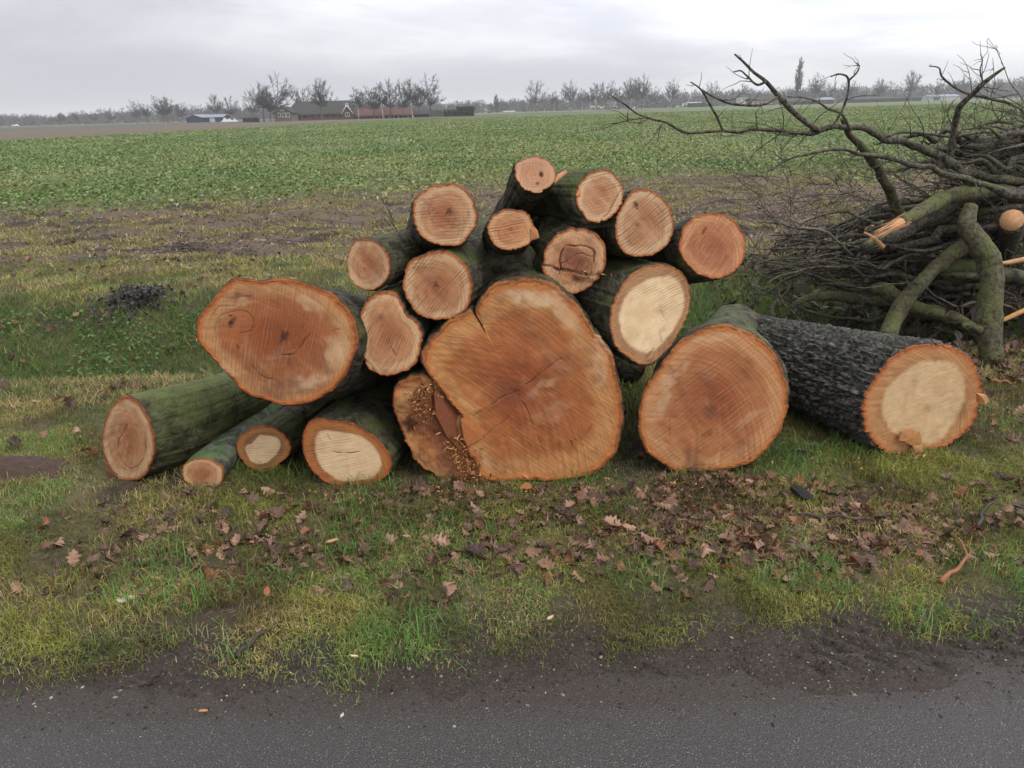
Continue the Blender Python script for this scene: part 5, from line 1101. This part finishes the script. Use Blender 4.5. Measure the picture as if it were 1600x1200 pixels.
tree(120, 176, 500, 'tall', 'low bare tree left of the round ones')
tree(98, 176, 520, 'birch', 'small thin bare tree at the left of the tree line')
# far wood: one mass
rg = np.random.default_rng(77); a = Acc()
prof_x = [-250, 0, 100, 200, 300, 400, 470, 600, 700, 780, 850, 1000, 1100, 1250, 1350, 1450, 1600, 1850]
prof_t = [178, 179, 178, 172, 164, 168, 165, 163, 160, 158, 149, 144, 140, 138, 132, 130, 120, 112]
Vs = []
for k in range(1000):
    px = rg.uniform(-250, 1850); D = rg.uniform(620, 880) ; top = np.interp(px, prof_x, prof_t) + rg.normal(0, 2.0); h = (hor(px) - top) * D / 1350 + 1.6; h = max(h * rg.uniform(.68, 1.06), 2.5); c = far(px, D); w_ = h * .36
    n = 120; u = rg.normal(0, 1, (n, 3)); u /= np.linalg.norm(u, axis=1)[:, None]; u *= rg.random((n, 1)) ** .4; p = c + np.stack([u[:, 0] * w_, u[:, 1] * w_, h * (.52 + .46 * u[:, 2])], 1)
    d = u * .6 + rg.normal(0, .5, (n, 3)) + (0, 0, .7); d /= np.linalg.norm(d, axis=1)[:, None]; ln = rg.uniform(1., 3., (n, 1)); s = rg.normal(0, 1, (n, 3)); s[:, 2] *= .3; s /= np.linalg.norm(s, axis=1)[:, None]
    Vs.append(np.stack([p - s * .33, p + s * .33, p + d * ln], 1).reshape(-1, 3))
    Vs.append(np.array([c + (-.5, 0, 0), c + (.5, 0, 0), c + (0, 0, h * .8)]))
V = np.concatenate(Vs); obj_ = obj('far_wood', V, np.arange(len(V)).reshape(-1, 3), M_twig, smooth=False); tag(obj_, 'grey band of bare woodland along the horizon', 'wood', kind='stuff')
# undergrowth keeping the wood opaque near the ground
Vs = []
for k in range(2600):
    px = rg.uniform(-250, 1850); D = rg.uniform(600, 900); c = far(px, D); h = rg.uniform(3, 7.5); 
    n = 14; p = c + np.stack([rg.normal(0, 2.5, n), rg.normal(0, 1.5, n), rg.random(n) * h], 1); d = rg.normal(0, 1, (n, 3)); s = rg.normal(0, 1, (n, 3)); Vs.append(np.stack([p - s * .6, p + s * .6, p + d * 1.1], 1).reshape(-1, 3))
V = np.concatenate(Vs); tag(obj('undergrowth', V, np.arange(len(V)).reshape(-1, 3), M_twig, smooth=False), 'brushy undergrowth at the foot of the far wood', 'undergrowth', kind='stuff')

# ------------------------------------------------------------------ buildings
def fx(px, D): return far(px, D)[0]
def fz(px, py, D): return max(0., (hor(px) - py) * D / 1350 + 1.6)
M_roof = plain('dark mossy roof tiles', (.040, .040, .036), .9, .3, .4); M_brick = plain('red brown brick', (.12, .065, .05), .9, .25, .6); M_white = plain('white paint', (.75, .75, .72), .7, .05)
M_tan = plain('yellow brick', (.15, .125, .085), .9, .2, .5); M_rust = plain('red tiles', (.105, .050, .038), .9, .3, .5); M_darkw = plain('dark stained boards', (.035, .03, .028), .9, .3, 1)
M_blue = plain('dark blue sheet wall', (.022, .030, .060), .7, .15, .3); M_sheet = plain('grey sheet roof', (.20, .22, .26), .6, .15, .3); M_glass = plain('dark window glass', (.03, .035, .04), .2, .1)
M_cgreen = plain('green container paint', (.08, .11, .065), .7, .15, .3); M_conc = plain('pale concrete', (.42, .42, .41), .9, .1); M_tyre = plain('tyre rubber', (.02, .02, .02), .9, .1)
def bpart(root, name, boxes, mat):
    a = Acc()
    for b_ in boxes: a.box(b_[:3], b_[3:])
    return a.build(name, mat, root)
def prismx(root, name, x0, x1, y0, y1, ze, zr, mat, over=.4, th=.25, hip=0):
    """gabled roof with ridge along x"""
    ym = (y0 + y1) / 2; o = over
    V = [(x0 - o, y0 - o, ze), (x1 + o, y0 - o, ze), (x1 + o - hip, ym, zr), (x0 - o + hip, ym, zr), (x0 - o, y1 + o, ze), (x1 + o, y1 + o, ze)]
    V += [(a_, b_, c_ - th) for a_, b_, c_ in V]
    Q = [(0, 1, 2, 3), (3, 2, 5, 4), (6, 9, 8, 7), (9, 10, 11, 8), (0, 6, 7, 1), (4, 5, 11, 10)]; 
    if hip: Q += [(0, 3, 4, 4), (1, 5, 2, 2)]
    T = [(0, 3, 9), (0, 9, 6), (3, 4, 10), (3, 10, 9), (1, 7, 8), (1, 8, 2), (2, 8, 11), (2, 11, 5)]
    if hip: Q = Q[:6]; T += [(0, 4, 3), (1, 2, 5)]
    return obj(name, np.array(V, float), [np.array(Q), np.array(T)], mat, root, smooth=False)
def gable(root, name, x0, x1, y, th, z0, ze, zr, mat):
    xm = (x0 + x1) / 2; V = [(x0, y, z0), (x1, y, z0), (x1, y, ze), (xm, y, zr), (x0, y, ze)]; V += [(a_, b_ + th, c_) for a_, b_, c_ in V]
    return obj(name, np.array(V, float), [np.array([(0, 1, 6, 5), (1, 2, 7, 6), (2, 3, 8, 7), (3, 4, 9, 8), (4, 0, 5, 9)]), np.array([(0, 4, 3, 2, 1), (5, 6, 7, 8, 9)])], mat, root, smooth=False)
def roofy(root, name, x0, x1, y0, y1, ze, zr, mat, over=.4, th=.22):
    """gabled roof, ridge along y"""
    xm = (x0 + x1) / 2; o = over; V = [(x0 - o, y0 - o, ze), (xm, y0 - o, zr), (x1 + o, y0 - o, ze), (x0 - o, y1, ze), (xm, y1, zr), (x1 + o, y1, ze)]; V += [(a_, b_, c_ - th) for a_, b_, c_ in V]
    return obj(name, np.array(V, float), np.array([(0, 1, 4, 3), (1, 2, 5, 4), (6, 9, 10, 7), (7, 10, 11, 8), (0, 6, 7, 1), (1, 7, 8, 2), (0, 3, 9, 6), (2, 8, 11, 5), (3, 4, 10, 9), (4, 5, 11, 10)]), mat, root, smooth=False)
def window(root, x, y, z, w_, h, frame=M_white):
    f = bpart(root, 'window', [(x, y - .12, z, x + w_, y - .02, z + .12), (x, y - .12, z + h - .12, x + w_, y - .02, z + h), (x, y - .12, z + .12, x + .12, y - .02, z + h - .12), (x + w_ - .12, y - .12, z + .12, x + w_, y - .02, z + h - .12), (x + w_ / 2 - .05, y - .12, z + .12, x + w_ / 2 + .05, y - .02, z + h - .12)], frame)
    a = Acc(); a.box((x + .12, y - .06, z + .12), (x + w_ - .12, y - .01, z + h - .12)); a.build('pane', M_glass, f)
D = FD; X_ = lambda px: fx(px, D); Z_ = lambda px, py: fz(px, py, D)
# big barn
x0, x1 = X_(447), X_(551); B = thing('barn', 'long low barn with a huge dark grey green roof at the farm', 'barn', ((x0 + x1) / 2, D, 0))
bpart(B, 'wall', [(x0, D, 0, x1, D + 16, Z_(500, 177))], M_brick); prismx(B, 'roof', x0, x1, D, D + 16, Z_(500, 178.5), Z_(500, 157.5), M_roof, hip=2.2)
for k in range(7): window(B, x0 + 6 + k * 2.5, D, .9, 1.4, 1.1, M_darkw)
bpart(B, 'barn_door', [(x0 + 2.2, D - .12, 0, x0 + 5, D - .02, 2.2)], M_darkw)
bpart(B, 'chimney', [(X_(457), D + 7, Z_(457, 160), X_(457) + .9, D + 8, Z_(457, 154))], M_brick)
# front house with tan gable
x0, x1 = X_(440), X_(466); y = D - 9; Bq = thing('farmhouse', 'farmhouse with a yellow brick gable and white window frames in front of the barn', 'house', ((x0 + x1) / 2, y, 0))
gable(Bq, 'gable_wall', x0, x1, y, .4, 0, Z_(450, 176), Z_(450, 167.5), M_tan); bpart(Bq, 'wall', [(x0, y + .4, 0, x1, D - .3, Z_(450, 176))], M_tan); roofy(Bq, 'roof', x0, x1, y, D - .3, Z_(450, 176.5), Z_(450, 166.8), M_roof)
for px, py in ((444, 183), (452, 183), (458, 183)): window(Bq, X_(px), y, Z_(px, py), 1.3, 1.4)
window(Bq, X_(450), y, Z_(450, 173.5), 1.3, 1.3)
# brick gable house at the right of barn
x0, x1 = X_(538), X_(553.5); y = D - 3; B2 = thing('gable_house', 'red brick gable end with a white barge board at the right end of the barn', 'house', ((x0 + x1) / 2, y, 0))
gable(B2, 'gable_wall', x0, x1, y, .4, 0, Z_(545, 178), Z_(545, 165), M_brick); roofy(B2, 'roof', x0, x1, y, y + 2.8, Z_(545, 178), Z_(545, 164), M_roof)
xm = (x0 + x1) / 2; V, F = tube([(x0 - .3, y - .5, Z_(545, 178.4)), (xm, y - .5, Z_(545, 164.3))], .14, 4); obj('barge_board', V, F, M_white, B2); V, F = tube([(x1 + .3, y - .5, Z_(545, 178.4)), (xm, y - .5, Z_(545, 164.3))], .14, 4); obj('barge_board', V, F, M_white, B2)
window(B2, xm - .7, y, 1.0, 1.4, 1.3); window(B2, xm - .5, y, 4.2, 1., 1.1)
# rear barn behind
x0, x1 = X_(554), X_(582); B3 = thing('rear_barn', 'dark roofed barn behind the brick gable end', 'barn', ((x0 + x1) / 2, D + 12, 0))
bpart(B3, 'wall', [(x0, D + 12, 0, x1, D + 22, Z_(565, 172))], M_darkw); prismx(B3, 'roof', x0, x1, D + 12, D + 22, Z_(565, 173), Z_(565, 158.5), M_roof, hip=1.5)
# red roofed shed with posts
x0, x1 = X_(557), X_(641); B4 = thing('open_shed', 'long open shed with a rust red tiled roof on posts', 'shed', ((x0 + x1) / 2, D, 0))
bpart(B4, 'back_wall', [(x0, D + 7.5, 0, x1, D + 7.8, Z_(600, 179))], M_darkw); prismx(B4, 'roof', x0, x1, D, D + 8, Z_(600, 180), Z_(600, 168.5), M_rust)
bpart(B4, 'wall', [(x0, D + .2, 0, X_(588), D + .5, Z_(600, 181))], M_brick)
for k in range(15): xx = x0 + (x1 - x0) * (.38 + .62 * k / 14) - .15; bpart(B4, 'post', [(xx, D + .1, 0, xx + .25, D + .35, Z_(600, 180.5))], M_conc if k % 2 else M_darkw)
x0, x1 = X_(645), X_(671); B5 = thing('dark_shed', 'low blackish shed between the red roofed shed and the container', 'shed', ((x0 + x1) / 2, D + 3, 0))
bpart(B5, 'wall', [(x0, D + 3, 0, x1, D + 8, Z_(657, 178))], M_darkw); prismx(B5, 'roof', x0, x1, D + 3, D + 8, Z_(657, 178), Z_(657, 172), M_roof)
x0, x1 = X_(673), X_(692); B6 = thing('container', 'pale green shipping container at the right end of the farm', 'container', ((x0 + x1) / 2, D - 4, 0))
bpart(B6, 'body', [(x0, D - 4, .15, x1, D - 1.6, Z_(680, 172.5))], M_cgreen)
for k in range(12): bpart(B6, 'rib', [(x0 + .1 + k * (x1 - x0 - .3) / 11, D - 4.06, .3, x0 + .22 + k * (x1 - x0 - .3) / 11, D - 4.005, Z_(680, 173))], M_cgreen)
# hedges
def hedge(px0, px1, top, y, label, mat, seed, dep=3.):
    rg = np.random.default_rng(seed); x0, x1 = fx(px0, y), fx(px1, y); h = fz((px0 + px1) / 2, top, y); n = 5200; p = np.stack([rg.uniform(x0, x1, n), y + rg.uniform(0, dep, n), rg.random(n) * h], 1); f = rg.integers(3, size=n)
    p[f == 0, 1] = y + rg.normal(0, .12, (f == 0).sum()); p[f == 1, 2] = h + rg.normal(0, .12, (f == 1).sum()); d = rg.normal(0, .22, (n, 3, 3)); V = (p[:, None] + d).reshape(-1, 3); V[:, 2] = np.maximum(V[:, 2], 0)
    a = Acc(); a.box((x0 + .3, y + .3, 0), (x1 - .3, y + dep - .3, h - .3)); r = thing('hedge', label, 'hedge', ((x0 + x1) / 2, y, 0)); obj('foliage', V, np.arange(len(V)).reshape(-1, 3), mat, r, smooth=False); a.build('inner_growth', M_ever, r)
hedge(714, 740, 169, D - 8, 'dark tall clipped evergreen hedge at the right end of the farm', M_ever, 1)
hedge(693, 713, 174, D - 6, 'lower mid green hedge between the container and the dark hedge', plain('mid green hedge', (.045, .07, .03), .9, .4, 1), 2)
hedge(380, 402, 186.5, D - 8, 'low reddish brown hedge in front of the left of the farm', plain('copper hedge', (.11, .065, .045), .9, .4, 1), 3, 1.5)
# dark blue shed at left
D2 = 370; x0, x1 = fx(291, D2), fx(315, D2); S = thing('blue_shed', 'dark blue sheet metal shed in front of the left wood', 'shed', ((x0 + x1) / 2, D2, 0))
gable(S, 'front_wall', x0, x1, D2, .4, 0, fz(303, 183.5, D2), fz(303, 179.4, D2), M_blue); roofy(S, 'roof', x0, x1, D2, D2 + 20, fz(303, 183.5, D2), fz(303, 179.0, D2), M_sheet)
bpart(S, 'wall', [(x0, D2 + .4, 0, x1, D2 + 20, fz(303, 183.6, D2))], M_blue)
x0, x1 = fx(315.5, D2), fx(346, D2); S = thing('workshop', 'low grey blue roofed workshop with a white door right of the blue shed', 'shed', ((x0 + x1) / 2, D2 + 2, 0))
bpart(S, 'wall', [(x0, D2 + 2, 0, x1, D2 + 12, fz(330, 183, D2))], M_blue); prismx(S, 'roof', x0, x1, D2 + 2, D2 + 12, fz(330, 183, D2), fz(330, 178.8, D2), M_sheet); bpart(S, 'door', [(fx(325, D2), D2 + 1.85, 0, fx(333, D2), D2 + 1.98, fz(330, 182.8, D2))], M_conc)
rg = np.random.default_rng(9)
GR = 'pale building rubble heaps beside the workshop'
for px, w_, h in ((351, 4, 1.9), (358, 4.5, 1.5), (366, 3.5, 1.3)):
    p = far(px, 360); n = 18; V = [(0, 0, h)]; F = []
    for r_ in (1, 2, 3):
        for k in range(n): t = k * 2 * math.pi / n; V.append((math.cos(t) * w_ * .5 * r_ / 3 * rg.uniform(.85, 1.1), math.sin(t) * w_ * .35 * r_ / 3, h * (1 - r_ / 3) * rg.uniform(.7, 1.1)))
    F3 = [(0, 1 + k, 1 + (k + 1) % n) for k in range(n)]; F4 = [(1 + r_ * n + k, 1 + (r_ + 1) * n + k, 1 + (r_ + 1) * n + (k + 1) % n, 1 + r_ * n + (k + 1) % n) for r_ in (0, 1) for k in range(n)]
    tag(obj('rubble_heap', np.array(V) + p, [np.array(F3), np.array(F4)], M_conc, smooth=False, loc=p), 'pale heap of rubble beside the grey roofed workshop', 'heap', GR)
# right hand houses and sheds
def house(px0, px1, te, tr_, D, label, wall, roof, dep=10, hip=1., wins=0):
    x0, x1 = fx(px0, D), fx(px1, D); pm = (px0 + px1) / 2; r = thing('house' if wins else 'long_shed', label, 'house' if wins else 'shed', ((x0 + x1) / 2, D, 0))
    bpart(r, 'wall', [(x0, D, 0, x1, D + dep, fz(pm, te, D))], wall); prismx(r, 'roof', x0, x1, D, D + dep, fz(pm, te, D), fz(pm, tr_, D), roof, hip=hip)
    for k in range(wins): window(r, x0 + 1 + k * (x1 - x0 - 2) / wins, D, fz(pm, te, D) - 2.2, 1.4, 1.3)
    if not wins: bpart(r, 'door', [(x0 + 3, D - .12, 0, x0 + 7, D - .02, fz(pm, te, D) * .8)], M_darkw)
    return r
house(1157, 1171, 151, 148, 520, 'white house with a shallow roof behind the branch tips', M_conc, M_roof, wins=3)
house(1173, 1212, 156, 146.5, 500, 'house with a large dark roof behind the branch tips, right of the white house', M_brick, M_roof, wins=5, hip=2)
house(1226, 1300, 158, 153, 480, 'long low dark barn below the poplar', M_darkw, M_roof)
house(1283, 1304, 155.5, 152, 470, 'small shed with a pale roof right of the poplar', M_brick, M_sheet)
house(1335, 1440, 154, 150.5, 520, 'very long low shed with a grey roof at right', M_darkw, M_roof)
house(1452, 1500, 150.5, 147.5, 560, 'pale long shed near the right horizon', M_conc, M_sheet)
house(1098, 1110, 163, 161, 600, 'small dark shed right of the white trailer', M_darkw, M_roof)
# ------------------------------------------------------------------ vehicles on the far road
def lorry(px0, px1, top, D, label, cabright=False, box=M_conc):
    x0, x1 = fx(px0, D), fx(px1, D); z = fz((px0 + px1) / 2, top, D); r = thing('lorry', label, 'lorry', ((x0 + x1) / 2, D, 0)); cw = 2.2
    bx0, bx1 = (x0, x1 - cw - .5) if cabright else (x0 + cw + .5, x1)
    bpart(r, 'cargo_box', [(bx0, D, 1.1, bx1, D + 2.5, z)], box); cx = x1 - cw if cabright else x0
    bpart(r, 'cab', [(cx, D + .05, .5, cx + cw, D + 2.45, z * .82)], M_white); bpart(r, 'windscreen', [(cx + (cw if cabright else -.06), D + .2, z * .45, cx + (cw + .06 if cabright else 0), D + 2.3, z * .75)], M_glass); bpart(r, 'chassis', [(x0 + .3, D + .4, .6, x1 - .3, D + 2.1, 1.08)], M_darkw)
    for k in (cx + cw / 2, bx0 + (bx1 - bx0) * .3, bx0 + (bx1 - bx0) * .75, bx0 + (bx1 - bx0) * .88):
        V, F = tube([(k, D - .05, .5), (k, D + .3, .5)], .5, 14); obj('wheel', V, F, M_tyre, r)
tan = plain('cream trailer side', (.55, .50, .40), .6, .08)
lorry(923, 942, 164.6, 640, 'cream box lorry on the far road, the left of the two', True, tan); lorry(943, 965, 164.2, 640, 'white lorry with a cream box on the far road, the right of the two', False, tan)
lorry(1066, 1096, 159.5, 640, 'white trailer lorry on the far road behind a dark hedge', False, M_white)
lorry(880, 894, 168, 640, 'dark blue van on the far road near the open bare tree', True, M_blue)
hedge(1075, 1103, 161.8, 560, 'dark low hedge in front of the white trailer', M_ever, 5)
def car(px, D, label, mat):
    p = far(px, D); r = thing('car', label, 'car', p); L_ = 4.4; prof = [(0, .35), (0, .85), (.7, .98), (1.3, 1.42), (3.0, 1.45), (3.7, 1.0), (4.4, .9), (4.4, .35)]
    V = [(p[0] + a_ - 2.2, p[1], b_) for a_, b_ in prof] + [(p[0] + a_ - 2.2, p[1] + 1.75, b_) for a_, b_ in prof]; n = 8; F = [(k, k + n, (k + 1) % n + n, (k + 1) % n) for k in range(n)]
    obj('body', np.array(V), [np.array(F), np.array([tuple(range(n)), tuple(range(2 * n - 1, n - 1, -1))])], mat, r, smooth=False); bpart(r, 'side_window', [(p[0] - .9, p[1] - .03, .98, p[0] + .8, p[1] - .005, 1.35)], M_glass)
    for k in (-1.4, 1.35): V, F = tube([(p[0] + k, p[1] - .06, .33), (p[0] + k, p[1] + .2, .33)], .33, 12); obj('wheel', V, F, M_tyre, r)
car(790, 560, 'white car on the far road, left of a pair', M_white); car(800, 560, 'white car on the far road, right of a pair', M_white); car(22, 560, 'white van-like car at the far left horizon', M_white)
car(994, 620, 'white car on the far road behind the tall clump of trees', M_white); car(1058, 620, 'small white car near the white trailer', M_white); car(1388, 520, 'white car near the long low shed at right', M_white)
# far road
a_, b_ = far(740, 600), far(1450, 640); V = [(a_[0], 560, .10), (b_[0], 600, .10), (b_[0], 612, .10), (a_[0], 572, .10)]
# ------------------------------------------------------------------ haze
m, nt, b, o_ = newmat('haze air'); nt.nodes.remove(b); pv = N(nt, 'ShaderNodeVolumePrincipled'); pv.inputs['Density'].default_value = HAZE; pv.inputs['Color'].default_value = (.93, .95, 1, 1); pv.inputs['Anisotropy'].default_value = .2
L(nt, pv.outputs[0], o_.inputs['Volume'])
a = Acc(); a.box((-3000, -30, -1.6), (3000, 3150, 45)); o = a.build('haze', m); tag(o, 'thin damp haze over the fields', kind='stuff')
